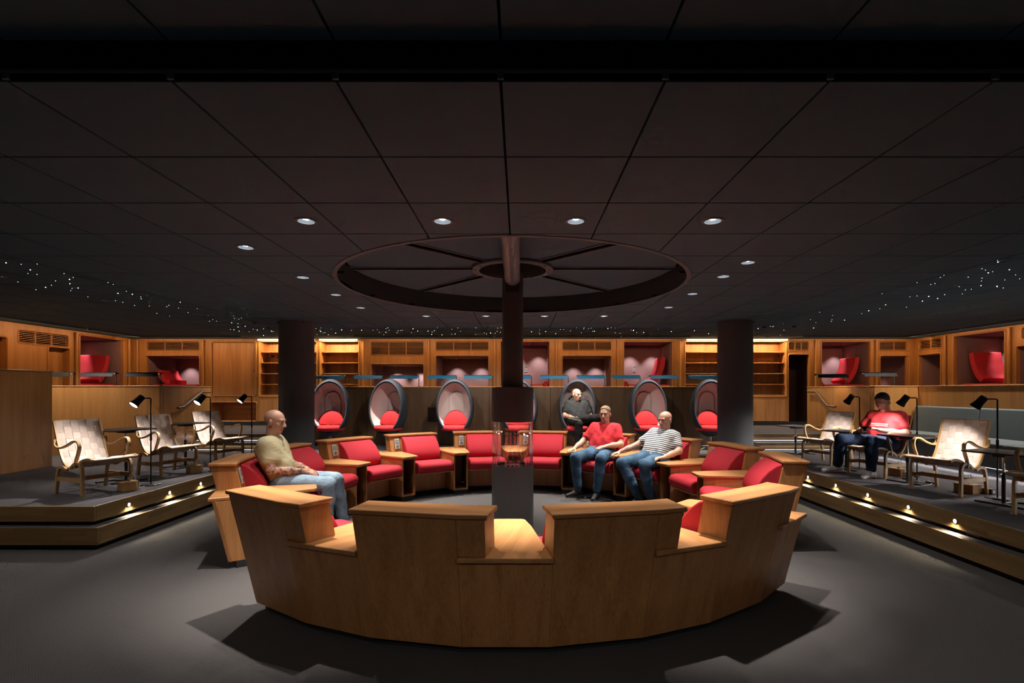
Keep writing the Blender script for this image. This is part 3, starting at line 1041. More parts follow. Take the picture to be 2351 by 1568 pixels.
high = []
for i in range(-16, 16):
    for j in range(-8, 18):
        if -7 <= i < 7 and 0 <= j < 12:
            continue
        x0, x1 = max(GX + i * TS, XL), min(GX + (i + 1) * TS, XR)
        y0, y1 = max(GY + j * TS, -3), min(GY + (j + 1) * TS, YB)
        if j == -1:
            y1 -= 0.015
        if x1 - x0 < 0.05 or y1 - y0 < 0.05:
            continue
        high.append((x0, x1, y0, y1))
def seen(t):
    xm, ym = (t[0] + t[1]) / 2, (t[2] + t[3]) / 2
    ok = ym > 1.0 and abs(xm) < ym * 1.02 + 0.3
    return (0 if ok else 1, ym)
high.sort(key=seen)
rest = MB()
for q, (x0, x1, y0, y1) in enumerate(high):
    xm, ym = (x0 + x1) / 2, (y0 + y1) / 2
    hole = [(a - xm, c - ym) for a, c in PDOWN_ALL if x0 + 0.07 < a < x1 - 0.07 and y0 + 0.07 < c < y1 - 0.07]
    if q < 150 or hole:
        if hole:
            put_tile(tile_mesh(x0 - xm + G, x1 - xm - G, y0 - ym + G, y1 - ym - G, hole[0]), (xm, ym, ZH))
        elif x1 - x0 > 0.599 and y1 - y0 > 0.599:
            put_tile(None, (xm, ym, ZH), full_mesh)
        else:
            put_tile(MB().box(x0 - xm + G, x1 - xm - G, y0 - ym + G, y1 - ym - G, 0, TH), (xm, ym, ZH))
    else:
        rest.box(x0 + G, x1 - G, y0 + G, y1 - G, ZH, ZH + TH)
ro = rest.build('far_tiles', 'tile', ceiling)
ro['kind'] = 'stuff'

# fibre-optic star points in the raised ceiling
STARS = [(-5.06, 5.01), (-4.97, 5.07), (-4.8, 5.06), (-5.1, 5.3), (-5.29, 5.47), (-5.23, 5.51), (-5.71, 5.61), (-5.81, 5.89), (-4.9, 5.47), (-4.96, 5.65), (-5.09, 5.75), (-5.29, 5.98), (-5.32, 5.83), (-5.59, 6.07), (-5.51, 6.26), (-5.65, 6.4), (-5.41, 6.23), (-5.77, 6.19), (-6.03, 6.34), (-5.79, 6.82), (-4.79, 5.92), (-4.81, 6.02), (-5.19, 6.57), (-4.98, 6.44), (-5.05, 6.63), (-5.08, 6.82), (-5.18, 6.96), (-5.65, 7.11), (-5.65, 7.24), (-5.68, 7.5), (-5.5, 7.55), (-5.28, 7.61), (-5.16, 7.48), (-4.82, 7.22), (-5.2, 7.75), (-4.94, 7.79), (-5.34, 8.19), (-5.37, 8.35), (-5.9, 8.27), (-5.9, 8.57), (-5.21, 8.5), (-5.42, 8.98), (-5.61, 9.2), (-5.48, 9.19), (-4.81, 8.55), (-4.96, 8.84), (-4.93, 8.93), (-4.81, 8.79), (-5.33, 9.41), (-5.28, 9.53), (-5.55, 10.02), (-5.93, 10.42), (-5.88, 10.46), (-5.91, 10.71), (-5.34, 9.89), (-5.76, 10.82), (-5.43, 10.36), (-5.42, 10.5), (-5.2, 10.32), (-5.8, 11.51), (-5.23, 10.71), (-5.23, 10.78), (4.62, 4.92), (4.68, 4.98), (4.77, 5.25), (4.86, 5.31), (5.0, 5.43), (5.0, 5.38), (5.09, 5.29), (5.39, 5.53), (5.62, 5.72), (5.51, 5.78), (4.97, 5.64), (5.17, 5.69), (5.3, 5.84), (5.52, 6.09), (5.74, 6.12), (5.92, 6.23), (5.79, 6.17), (4.61, 5.53), (4.67, 5.65), (4.58, 5.72), (4.63, 5.93), (4.87, 6.03), (4.88, 5.98), (5.32, 6.16), (5.6, 6.31), (5.56, 6.35), (5.75, 6.61), (5.56, 6.66), (5.27, 6.75), (5.23, 6.82), (5.45, 6.78), (5.7, 6.94), (5.65, 7.14), (5.82, 7.66), (4.7, 6.6), (5.35, 7.44), (4.61, 7.37), (5.48, 7.99), (5.58, 8.3), (5.52, 7.8), (4.81, 8.16), (5.22, 8.49), (5.13, 8.98), (5.51, 8.98), (5.64, 9.21), (5.77, 9.04), (5.46, 9.38), (4.92, 9.5), (5.86, 10.15), (5.46, 10.52), (4.93, 9.88), (5.86, 11.45)]
rs = random.Random(11)
for i in range(150):
    if i % 3 == 0:
        c = rs.choice([(-2.9, 10.3), (-2.1, 10.6), (-1.0, 10.0), (1.3, 10.5), (1.9, 10.0), (2.7, 10.4), (-4.4, 10.6), (4.5, 10.4)])
        STARS.append((c[0] + rs.gauss(0, 0.28), min(11.8, c[1] + rs.gauss(0, 0.35))))
    else:
        STARS.append((rs.uniform(-4.9, 5.0), rs.uniform(9.6, 11.4)))
sm = MB()
for x, y in STARS:
    r = 0.0035 if rs.random() < 0.72 else 0.0065
    r *= 0.6 + y / 16
    r *= 0.7
    sm.ell((x, y, ZH - r * 0.3), (r, r, r), 6, 4)
so = sm.build('star_points', 'star', ceiling)
so['kind'] = 'stuff'

# downlights
def downlight(x, y, zc, label, power, dim=False, group='ceiling downlights', cone=104, aim=(0, 0, -1), blend=0.8):
    t = thing('downlight', label, 'downlight', (x, y, zc), 0, group)
    MB().lathe([(HR - 0.004, -0.005), (HR + 0.014, -0.005), (HR + 0.016, -0.001), (HR - 0.004, -0.001)], 28).build('trim', 'slot_rail', t, True)
    MB().lathe([(HR - 0.003, 0), (HR - 0.003, 0.06), (HR, 0.06), (HR, 0)], 24).build('reflector', 'ring_band', t, True)
    MB().cyl(0, 0, 0.010, 0.05, 0.019, 0.028, n=20).build('lens', 'bulb_dim' if dim else 'bulb_white', t, True)
    if power > 0:
        spot('bulb', t, (0, 0, -0.008), aim, power, R_(cone), blend, (1.0, 0.94, 0.86), 0.02)
    return t

for (x, y), lb in zip(DOWN, DOWN_L):
    front, rear = y < 3.5, y > 7.5
    t = downlight(x, y, ZL, 'bright recessed ' + lb, 250 if rear else (480 if front else 235), cone=56, aim=(0, 0.15, -1) if front else ((0, -0.24, -1) if rear else ((0, 0, -1) if y < 4.6 else (-0.22 if x > 0 else 0.22, 0, -1))), blend=1.0)
    if rear:
        spot('back_spill', t, (0, 0, -0.009), (0, 0.75, -1), 70, R_(100), 0.5, (1.0, 0.95, 0.88), 0.02)
    spot('spill', t, (0, 0, -0.0085), (0, 0, -1), 30, R_(108), 0.4, (1.0, 0.95, 0.88), 0.02)
PL = ["nearest faint downlight above the right platform", "second faint downlight above the right platform", "third faint downlight above the right platform",
      "faint downlight above the gallery at the right", "faint downlight above the far right gallery corner", "faint downlight above the right stairs",
      "faint downlight above the left parapet, behind the wooden screen", "faint downlight above the far left gallery corner", "faint downlight above the left stairs", "faint downlight at the right edge of the raised ceiling", "faint downlight above the middle easy chair on the left", "faint downlight above the nearest easy chair on the left", "added fill downlight behind the viewer at the left", "added fill downlight behind the viewer at the right", "added fill downlight beyond the left edge of the picture, before the platform", "downlight beyond the right edge, above the banquette", "downlight beyond the right edge, nearest the viewer"]  # behind-viewer and left-edge lamps are unseen, added as fill
for (x, y), lb in zip(PDOWN, PL):
    downlight(x, y, ZH, 'small ' + lb, 170 if x == -7.7 else (75 if x > 6 else (15 if x == -5.75 else (66 if y < 0 else 70))), True, 'faint downlights in the raised ceiling', 150 if y < 0 else 120, blend=0.5)
for x, n in zip((-3.606, -2.55, -1.25, -0.02, 1.10, 2.50, 3.70), ('first', 'second', 'third', 'fourth', 'fifth', 'sixth', 'seventh')):
    downlight(x, 9.16, ZH, 'recessed downlight above the %s egg chair counted from the left' % n, 420, False, 'downlights over the egg chairs', 50, (0, 0.16, -1), 0.9)

for x, n in zip((-3.1, -1.05, 1.0, 3.05), ('first', 'second', 'third', 'fourth')):  # hidden lamps added to light the blue shades
    downlight(x, 10.0, ZH, 'added unseen downlight above the blue desk lamps, %s from the left' % n, 16, False, 'added fill downlights over the back parapet', 120, (0, 0.45, -1), 0.6)

# smoke detectors
for (x, y), lb in zip(((-4.87, 9.35), (-4.96, 10.05), (4.77, 9.92), (5.31, 9.85)),
                      ('nearer ceiling detector left of the left column', 'farther ceiling detector left of the left column',
                       'ceiling detector just right of the right column', 'ceiling detector farther right of the right column')):
    t = thing('smoke_detector', 'small dark round ' + lb, 'detector', (x, y, ZH), 0, 'ceiling detectors')
    MB().lathe([(0.0, -0.004), (0.055, -0.004), (0.055, 0), (0.0, 0)], 20).build('base', 'slot_rail', t, True)
    MB().cyl(0, 0, -0.035, -0.0045, 0.030, 0.042, 20).build('head', 'ring_band', t, True)

# ceiling ring with spokes, hub and flue
t = thing('ceiling_ring', 'large round ceiling recess with dark spokes and a hub above the fireplace', 'ceiling ring', (CX, CY, ZL))
ZP = 0.20
MB().lathe([(RING - 0.012, -0.006), (RING + 0.03, -0.006), (RING + 0.03, -0.001), (RING - 0.012, -0.001)], 96).build('rim', 'slot_rail', t, True)
MB().lathe([(RING - 0.002, 0), (RING + 0.008, 0), (RING + 0.008, 0.30), (RING - 0.002, 0.30)], 96).build('band', 'ring_band', t, True)
for i in range(8):
    a0, a1 = PI / 4 * i, PI / 4 * (i + 1)
    pts = []
    for r, rev in ((1.73, False), (0.43, True)):
        q0, q1 = a0 + math.asin(0.060 / r), a1 - math.asin(0.060 / r)
        arc = [(r * math.cos(q0 + (q1 - q0) * w / 14), r * math.sin(q0 + (q1 - q0) * w / 14)) for w in range(15)]
        pts += arc[::-1] if rev else arc
    MB().frust(pts, ZP, ZP + 0.012).build('sector_panel', 'tile', t)
    for s in (-1, 1):
        MB().box(0.42, 1.74, s * 0.056 - 0.009, s * 0.056 + 0.009, ZP - 0.010, ZP - 0.0005).xf(Matrix.Rotation(a0, 4, 'Z')).build('spoke_rail', 'slot_rail', t)
    MB().box(0.42, RING - 0.003, -0.045, 0.045, ZP + 0.03, ZP + 0.09).xf(Matrix.Rotation(a0, 4, 'Z')).build('spoke', 'slot_dark', t)
MB().lathe([(0.36, ZP - 0.035), (0.44, ZP - 0.030), (0.44, ZP - 0.009), (0.36, ZP - 0.012)], 40).build('hub_flange', 'slot_rail', t, True)
MB().lathe([(0.0, ZP - 0.06), (0.26, ZP - 0.055), (0.35, ZP - 0.03), (0.36, ZP), (0.0, ZP)], 40).build('hub', 'slot_dark', t, True)
for i in range(16):
    a = 2 * PI * (i + 0.5) / 16
    MB().cyl(0.40 * math.cos(a), 0.40 * math.sin(a), ZP - 0.043, ZP - 0.033, 0.008, n=8).build('bolt', 'steel', t)
MB().tube([(0, -0.10, 0.065), (0, -0.6, 0.075), (0, -1.2, 0.085), (0, -1.77, 0.095)], 0.082, 20).build('flue_pipe', 'duct', t, True)

# ------------------------------------------------------------------ columns
for x, y, lb in ((-3.65, 8.32, 'thick round dark grey column left of the egg chairs'), (3.52, 8.32, 'thick round dark grey column right of the egg chairs')):
    t = thing('column', lb, 'column', (x, y, 0), 0, 'thick round columns')
    MB().cyl(0, 0, 0.0, ZL - 0.003, 0.272, n=48).build('shaft', 'column_grey', t, True)
    for a in (2.3, 0.84):
        MB().ell((0.30 * math.cos(-a), 0.30 * math.sin(-a), ZL - 0.03), (0.012, 0.012, 0.012), 8, 6).build('sensor', 'black', t)

# fireplace column in the centre of the seating ring
t = thing('fireplace', 'round black fireplace column with a clear glass tube in the middle of the seats', 'fireplace', (CX, CY, 0))
RC = 0.225
MB().lathe([(0.0, 0.0), (RC, 0.0), (RC, 0.70), (RC - 0.03, 0.70), (RC - 0.03, 0.66), (0.0, 0.66)], 56).build('base', 'metal_dark', t, True)
MB().lathe([(RC - 0.012, 0.662), (RC - 0.004, 0.662), (RC - 0.004, 1.20), (RC - 0.012, 1.20)], 56).build('glass_tube', 'glass', t, True)
MB().lathe([(0.02, 1.165), (RC, 1.165), (RC, 1.53), (0.11, 1.54), (0.02, 1.54)], 56).build('hood', 'metal_dark', t, True)
MB().cyl(0, 0, 1.541, ZL + 0.17, 0.113, n=40).build('flue_column', 'metal_dark', t, True)
br = MB().lathe([(0.0, 0.661), (0.12, 0.661), (0.13, 0.685), (0.0, 0.69)], 32).build('burner', 'black', t, True)
for i in range(3):
    MB().box(-0.06 + i * 0.045, -0.035 + i * 0.045, -0.05, 0.05, 0.691, 0.70).build('burner_slot', 'steel', br)
MB().box(-0.07, 0.07, -0.125, -0.112, ZL - 0.08, ZL + 0.15).build('flue_recess', 'black', t)
# ------------------------------------------------------------------ ring of oak seats
R0 = 2.30                       # radius of each seat's own origin

def Rz(z):                      # the outer panels lean outwards
    return 2.67 + 0.23 * (z - 0.06)

def rp(r, deg, dy=0.0):
    a = R_(deg)
    return (r * math.sin(a), -r * math.cos(a) + R0 + dy)

def axis_pt(w, r):              # point in the frame of the side table: w across, r outwards
    a = R_(11.25)
    return (r * math.sin(a) + w * math.cos(a), -r * math.cos(a) + w * math.sin(a) + R0)

def seat_unit():
    u = thing('ring_seat', 'x', 'seat', (0, 0, 0), 0, 'oak and red seats in the ring round the fireplace')
    def lean(name, d0, d1, z0, z1, t, mat='oak_z', mids=(), bev=0.004, inset=0.0):
        ang = [d0, *mids, d1]
        def poly(z):
            o = [rp(Rz(z) - inset, a) for a in ang]
            return o + [(p[0], p[1] + t) for p in o[::-1]]
        return MB().frust(poly(z0), z0, z1, poly(z1)).build(name, mat, u, bevel=bev)
    # outside: panel below the back, panel below the table, back, cap
    lean('outer_panel', -6, 6, 0.06, 0.82, 0.03, bev=0.0015)
    lean('table_panel', 6.03, 16.47, 0.06, 0.5745, 0.03, bev=0.0015)
    lean('back_block', -6, 6, 0.575, 0.82, 0.1695, bev=0.0, inset=0.0305)
    lean('back_wing', 6.03, 9.1, 0.6055, 0.82, 0.20, bev=0.002)
    def cap_poly(e):
        o = [rp(Rz(0.82) + 0.018 + e, a) for a in (-6.25, 6.05, 9.4)]
        return o + [(p[0], p[1] + 0.235) for p in o[::-1]]
    MB().frust(cap_poly(0), 0.8205, 0.848).build('cap', 'oak_x', u, bevel=0.008, seg=3)
    # inner lower back behind the cushions
    MB().extr([(-2.50 + R0, 0.06), (-2.60 + R0, 0.06), (-2.70 + R0, 0.574), (-2.56 + R0, 0.574)], -0.267, 0.267).build('back_support', 'oak_z', u)
    # seat box
    MB().box(-0.272, 0.272, -2.49 + R0, -2.24 + R0, 0.06, 0.333).build('seat_box', 'oak_z', u, bevel=0.003)
    MB().box(-0.272, 0.272, -2.49 + R0, -1.985 + R0, 0.334, 0.353).build('seat_board', 'oak_x', u, bevel=0.003)
    # cushions
    prof = [(1.985, 0.356), (1.962, 0.385), (1.955, 0.425), (1.965, 0.462), (1.995, 0.488), (2.05, 0.497), (2.2, 0.49), (2.45, 0.472), (2.49, 0.45), (2.49, 0.356)]
    MB().extr([(-r + R0, z) for r, z in prof], -0.266, 0.266).build('seat_cushion', 'red', u, smooth=True, bevel=0.014, seg=3)
    prof = [(2.405, 0.478), (2.385, 0.53), (2.40, 0.60), (2.44, 0.67), (2.50, 0.74), (2.565, 0.79), (2.625, 0.815), (2.642, 0.812), (2.59, 0.606), (2.555, 0.576), (2.495, 0.50)]
    MB().extr([(-r + R0, z) for r, z in prof], -0.262, 0.262).build('back_cushion', 'red', u, smooth=True, bevel=0.016, seg=3)
    # side table
    def mirror(p):
        x, y = p[0], R0 - p[1]
        a = R_(11.25)
        # axis direction (sin a, cos a) in (x, r) coordinates
        d = x * math.sin(a) + y * math.cos(a)
        mx_, my_ = 2 * d * math.sin(a) - x, 2 * d * math.cos(a) - y
        return (mx_, R0 - my_)
    def tpoly(z, o):
        side = [rp(Rz(z) + o, 6.0), (0.279 - o * 0.4, R0 - 2.13)]
        n = 7
        for i in range(n + 1):
            t_ = i / n
            # rounded nose
            a = PI / 2 * t_
            c = axis_pt(-0.112 + 0.045 * (1 - math.cos(a)) - o * 0.3, 2.02 - 0.04 * math.sin(a) - o * 0.5)
            side.append(c)
        return side + [mirror(p) for p in side[::-1]]
    MB().frust(tpoly(0.575, 0.03), 0.575, 0.605).build('table_top', 'oak_y', u, bevel=0.008, seg=3)
    tb = MB()
    def cside(z):
        return [rp(Rz(z) - 0.031, 6.05), (0.2795, R0 - 2.13), axis_pt(-0.102, 2.03), axis_pt(-0.084, 2.03), rp(Rz(z) - 0.031, 6.55)]
    tb.frust(cside(0.06), 0.06, 0.5745, cside(0.5745))
    tb.frust([mirror(p) for p in cside(0.06)], 0.06, 0.5745, [mirror(p) for p in cside(0.5745)])
    def cend(z):
        return [(-0.2785, R0 - 2.48), (-0.2785, R0 - Rz(z) * math.cos(R_(6)) + 0.032), (-0.2725, R0 - Rz(z) * math.cos(R_(6)) + 0.032), (-0.2725, R0 - 2.48)]
    MB().frust(cend(0.06), 0.06, 0.5745, cend(0.5745)).build('end_panel', 'oak_z', u)
    i0, i1 = axis_pt(-0.083, 2.032), axis_pt(0.083, 2.032)
    j0, j1 = axis_pt(-0.12, 2.45), axis_pt(0.12, 2.45)
    tb.frust([i0, i1, j1, j0], 0.06, 0.082)
    tb.frust([i0, i1, j1, j0], 0.555, 0.5745)
    tb.frust([axis_pt(-0.13, 2.45), axis_pt(0.13, 2.45), axis_pt(0.13, 2.47), axis_pt(-0.13, 2.47)], 0.06, 0.5745)
    tb.build('table_cabinet', 'oak_z', u)
    # recessed dark plinth
    pl = [rp(2.61, -6), rp(2.61, 6), rp(2.61, 16.5), axis_pt(0.095, 2.045), axis_pt(-0.095, 2.045), (0.275, R0 - 2.14), (0.275, R0 - 2.30), (-0.27, R0 - 2.30)]
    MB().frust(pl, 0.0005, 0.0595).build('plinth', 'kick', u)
    # outlet on the inner face of the back, beside the cushion
    a = R_(7.5)
    th = math.atan(0.23)
    Mo = Matrix.Translation((*rp(Rz(0.715) - 0.2035, 7.5), 0.715)) @ Matrix.Rotation(a, 4, 'Z') @ Matrix.Rotation(th, 4, 'X')
    pt = MB().box(-0.04, 0.04, 0.0, 0.010, -0.075, 0.075).xf(Mo).build('outlet_plate', 'white_plastic', u, bevel=0.004)
    MB().box(-0.028, 0.028, 0.0102, 0.013, 0.005, 0.06).xf(Mo).build('switch', 'grey_plastic', pt, bevel=0.002)
    MB().tube([(0, 0.0102, -0.035), (0, 0.0135, -0.035)], 0.024, 16).xf(Mo).build('socket', 'grey_plastic', pt, True)
    MB().tube([(0, 0.0136, -0.035), (0, 0.0145, -0.035)], 0.015, 12).xf(Mo).build('socket_well', 'socket_dark', pt, True)
    return u

SEATS = [(-11.25, 'oak seat seen from behind, just left of the bright front table'),
         (-33.75, 'oak seat seen from behind, in front of the beige-shirted man'),
         (-78.75, 'oak and red seat at the left of the ring with the beige-shirted man in it'),
         (-101.25, 'empty oak and red seat directly behind the beige-shirted man'),
         (-123.75, 'empty oak and red seat at the back left, second after the beige-shirted man'),
         (-146.25, 'empty oak and red seat at the back left, third after the beige-shirted man'),
         (-168.75, 'empty oak and red seat at the back of the ring, just left of the fireplace'),
         (168.75, 'empty oak and red seat at the back of the ring, just right of the fireplace'),
         (146.25, 'oak and red seat with the red polo man in it'),
         (123.75, 'oak and red seat with the striped-shirt man in it'),
         (101.25, 'empty oak and red seat at the right of the ring, next after the striped-shirt man'),
         (78.75, 'empty oak and red seat at the right, second after the striped-shirt man'),
         (33.75, 'oak seat seen from behind at the front right, its red cushion edge showing'),
         (11.25, 'oak seat seen from behind, just right of the bright front table')]
proto = seat_unit()
for i, (d, lb) in enumerate(SEATS):
    o = proto if i == 0 else copy_tree(proto)
    a = R_(d)
    place(o, (CX + R0 * math.sin(a), CY - R0 * math.cos(a), 0), a, lb)

# ------------------------------------------------------------------ egg chairs
def egg():
    u = thing('egg_chair', 'x', 'chair', (0, 0, 0), 0, 'egg chairs along the back parapet')
    c = Vector((0, 0.0, 0.765))
    tm = R_(112)
    rec = Matrix.Translation(c) @ Matrix.Rotation(R_(-7), 4, 'X')
    NU, NT = 48, 18
    def surf(a, bt, bb, d, t0, t1):
        vs = []
        for i in range(NT + 1):
            t = t0 + (t1 - t0) * i / NT
            for k in range(NU):
                q = 2 * PI * k / NU
                z = math.sin(q)
                vs.append((a * math.sin(t) * math.cos(q), d * math.cos(t), (bt if z > 0 else bb) * math.sin(t) * z))
        return vs
    fs = [(i * NU + k, i * NU + (k + 1) % NU, (i + 1) * NU + (k + 1) % NU, (i + 1) * NU + k) for i in range(NT) for k in range(NU)]
    o1 = surf(0.365, 0.57, 0.53, 0.40, 0.0, tm)
    i1 = surf(0.325, 0.525, 0.485, 0.355, 0.0, R_(114))
    mb = MB()
    mb.add(o1, fs)
    n0 = NT * NU
    rim = [o1[n0 + k] for k in range(NU)]
    mid = []
    for k in range(NU):
        p, q = Vector(o1[n0 + k]), Vector(i1[n0 + k])
        mid.append(tuple((p + q) / 2 + Vector((0, -0.018, 0))))
    rim2 = [i1[n0 + k] for k in range(NU)]
    mb.add(rim + mid + rim2, [(k, (k + 1) % NU, NU + (k + 1) % NU, NU + k) for k in range(NU)] + [(NU + k, NU + (k + 1) % NU, 2 * NU + (k + 1) % NU, 2 * NU + k) for k in range(NU)])
    mb.xf(rec).build('shell', 'egg_out', u, True)
    li = MB().add(i1, fs).xf(rec).build('lining', 'egg_in', u, True)
    # arched pad against the lining
    pts = []
    g = []
    NX, NZ = 10, 16
    for j in range(NZ + 1):
        z = -0.10 + 0.46 * j / NZ
        wd = 0.145 if j < NZ - 6 else 0.145 * math.sqrt(max(0.0, 1 - ((j - (NZ - 6)) / 6.0) ** 2)) + 0.003
        for i in range(NX + 1):
            x = -wd + 2 * wd * i / NX
            yy = 0.355 * math.sqrt(max(0.0, 1 - (x / 0.325) ** 2 - (z / 0.525) ** 2))
            g.append((x, yy - 0.016, z))
    ff = [(j * (NX + 1) + i, j * (NX + 1) + i + 1, (j + 1) * (NX + 1) + i + 1, (j + 1) * (NX + 1) + i) for j in range(NZ) for i in range(NX)]
    pad = MB().add(g, ff).xf(rec).build('back_pad', 'egg_in', u, True)
    sd = pad.modifiers.new('thick', 'SOLIDIFY'); sd.thickness = 0.014
    # seat cushion: a rounded disc in the lower shell
    sc = MB()
    prof = [(0.0, 0.345), (0.20, 0.345), (0.25, 0.36), (0.27, 0.39), (0.265, 0.425), (0.24, 0.447), (0.0, 0.455)]
    sc.lathe(prof, 40)
    sc.xf(Matrix.Translation((0, -0.03, 0)) @ Matrix.Diagonal((1.0, 0.95, 1.0, 1)))
    sc.build('seat_cushion', 'red_egg', u, True)
    # half-dome back cushion
    bc = MB()
    vs, fs2 = [], []
    NA, NB = 28, 10
    for j in range(NB + 1):
        e = j / NB
        for i in range(NA + 1):
            a = PI * i / NA
            rx, rz_ = 0.235 * e, 0.285 * e
            x = -rx * math.cos(a)
            z = rz_ * math.sin(a)
            bul = 0.075 * (1 - e ** 3)
            vs.append((x, 0.13 - bul - 0.2 * (x * x), 0.453 + z))
    for j in range(NB):
        for i in range(NA):
            fs2.append((j * (NA + 1) + i, j * (NA + 1) + i + 1, (j + 1) * (NA + 1) + i + 1, (j + 1) * (NA + 1) + i))
    bc.add(vs, fs2)
    cu = bc.build('back_cushion', 'red_egg', u, True)
    s2 = cu.modifiers.new('thick', 'SOLIDIFY'); s2.thickness = 0.07; s2.offset = -1
    MB().cyl(0, 0, 0.03, 0.245, 0.03, n=16).build('stem', 'chrome', u, True)
    for k in range(4):
        a = PI / 4 + PI / 2 * k
        MB().tube([(0.02 * math.cos(a), 0.02 * math.sin(a), 0.06), (0.16 * math.cos(a), 0.16 * math.sin(a), 0.04), (0.31 * math.cos(a), 0.31 * math.sin(a), 0.014)], [0.016, 0.014, 0.012], 8).build('foot', 'chrome', u, True)
    return u

EGGS = [(-3.606, 11, 'grey egg chair with red cushions beside the left column'),
        (-2.499, -11, 'grey egg chair with red cushions turned to the left, second from the left column'),
        (-1.235, 1, 'grey egg chair with red cushions facing the viewer, left of the fireplace'),
        (-0.02, 0, 'grey egg chair hidden behind the fireplace column'),
        (1.095, -6, 'grey egg chair with the man in black sitting in it'),
        (2.43, 0, 'grey egg chair with red cushions between the man in black and the right column'),
        (3.62, -8, 'grey egg chair with red cushions half hidden by the right column')]
pe = egg()
for i, (x, d, lb) in enumerate(EGGS):
    o = pe if i == 0 else copy_tree(pe)
    place(o, (x, 9.68, Z2), R_(d), lb)
tree_index()
for i, o in enumerate([o for o in bpy.data.objects if o.get('label') == EGGS[4][2]]):
    for c in CH.get(o.name, []):
        if c.name.startswith('back_cushion'):
            bpy.data.objects.remove(c)

# ------------------------------------------------------------------ woven easy chairs
def easy_chair():
    u = thing('easy_chair', 'x', 'chair', (0, 0, 0), 0, 'woven bentwood easy chairs on the platforms')
    prof = [(-0.36, 0.80), (-0.31, 0.66), (-0.25, 0.50), (-0.18, 0.37), (-0.09, 0.295), (0.01, 0.295), (0.12, 0.345), (0.22, 0.385), (0.32, 0.40), (0.39, 0.385)]
    cv = catmull([(p[0], 0, p[1]) for p in prof], 8)
    L = [0.0]
    for a, c in zip(cv[:-1], cv[1:]):
        L.append(L[-1] + (c - a).length)
    tot = L[-1]
    def at(s):
        s = min(max(s, 0), tot)
        for i in range(len(L) - 1):
            if s <= L[i + 1] + 1e-9:
                f_ = (s - L[i]) / max(1e-9, L[i + 1] - L[i])
                p = cv[i].lerp(cv[i + 1], f_)
                tg = (cv[i + 1] - cv[i]).normalized()
                return p, tg
        return cv[-1], (cv[-1] - cv[-2]).normalized()
    HWD = 0.275
    for s in (-1, 1):
        MB().ribbon([p + Vector((0, s * HWD, 0)) for p in cv], (0, 1, 0), 0.03, 0.026).build('side_rail', 'birch', u, True)
    MB().tube([(-0.36, -0.27, 0.80), (-0.36, 0.27, 0.80)], 0.013, 8).build('top_rail', 'birch', u, True)
    MB().tube([(0.39, -0.27, 0.385), (0.39, 0.27, 0.385)], 0.013, 8).build('front_rail', 'birch', u, True)
    # webbing: straps along the chair and across it, woven over and under
    NL, NC = 6, 15
    wl, wc = 2 * HWD / NL, tot / NC
    for i in range(NL):
        y = -HWD + wl * (i + 0.5)
        pts = []
        for j in range(NC * 2 + 1):
            s = tot * j / (NC * 2)
            p, tg = at(s)
            nn = tg.cross(Vector((0, 1, 0))).normalized()
            amp = 0.0 if j % 2 == 0 else (0.0045 if ((i + j // 2) % 2 == 0) else -0.0045)
            if j in (0, NC * 2):
                amp = 0.012
            pts.append(p + Vector((0, y, 0)) - nn * (0.0 - amp) + nn * 0.0)
        MB().ribbon(pts, (0, 1, 0), wl * 0.94, 0.003).build('strap', 'web', u, True)
    for j in range(NC):
        p, tg = at(tot * (j + 0.5) / NC)
        nn = tg.cross(Vector((0, 1, 0))).normalized()
        pts = []
        for i in range(NL * 2 + 1):
            y = -HWD + wl * i / 2
            amp = 0.0 if i % 2 == 0 else (-0.0045 if ((i // 2 + j) % 2 == 0) else 0.0045)
            pts.append(p + Vector((0, y * 1.05, 0)) + nn * amp)
        MB().ribbon(pts, tg, wc * 0.94, 0.003).build('cross_strap', 'web_b', u, True)
    for s in (-1, 1):
        y = s * 0.305
        arm = catmull([(-0.285, y, 0.60), (-0.275, y, 0.535), (-0.20, y, 0.505), (-0.06, y, 0.535), (0.07, y, 0.585), (0.155, y, 0.585), (0.185, y, 0.535), (0.165, y, 0.46), (0.125, y, 0.38), (0.115, y, 0.30)], 5)
        MB().ribbon(arm, (0, 1, 0), 0.038, 0.018).build('arm', 'birch', u, True)
        fl = catmull([(0.02, s * 0.30, 0.30), (0.10, s * 0.30, 0.345), (0.185, s * 0.30, 0.345), (0.225, s * 0.30, 0.29), (0.225, s * 0.30, 0.18), (0.235, s * 0.30, 0.006)], 5)
        MB().ribbon(fl, (0, 1, 0), 0.034, [0.024 + 0.016 * i / (len(fl) - 1) for i in range(len(fl))]).build('leg', 'birch', u, True)
        rl = catmull([(-0.05, s * 0.30, 0.275), (-0.13, s * 0.30, 0.30), (-0.205, s * 0.30, 0.285), (-0.235, s * 0.30, 0.22), (-0.25, s * 0.30, 0.12), (-0.27, s * 0.30, 0.006)], 5)
        MB().ribbon(rl, (0, 1, 0), 0.034, [0.024 + 0.014 * i / (len(rl) - 1) for i in range(len(rl))]).build('leg', 'birch', u, True)
        MB().box(-0.236, 0.214, s * 0.30 - 0.011, s * 0.30 + 0.011, 0.145, 0.19).build('stretcher', 'birch', u)
        MB().cyl(0.238, s * 0.30, 0.0003, 0.006, 0.028, n=14).build('foot_pad', 'brass', u)
    MB().box(0.02, 0.045, -0.288, 0.288, 0.145, 0.19).build('stretcher', 'birch', u)
    return u

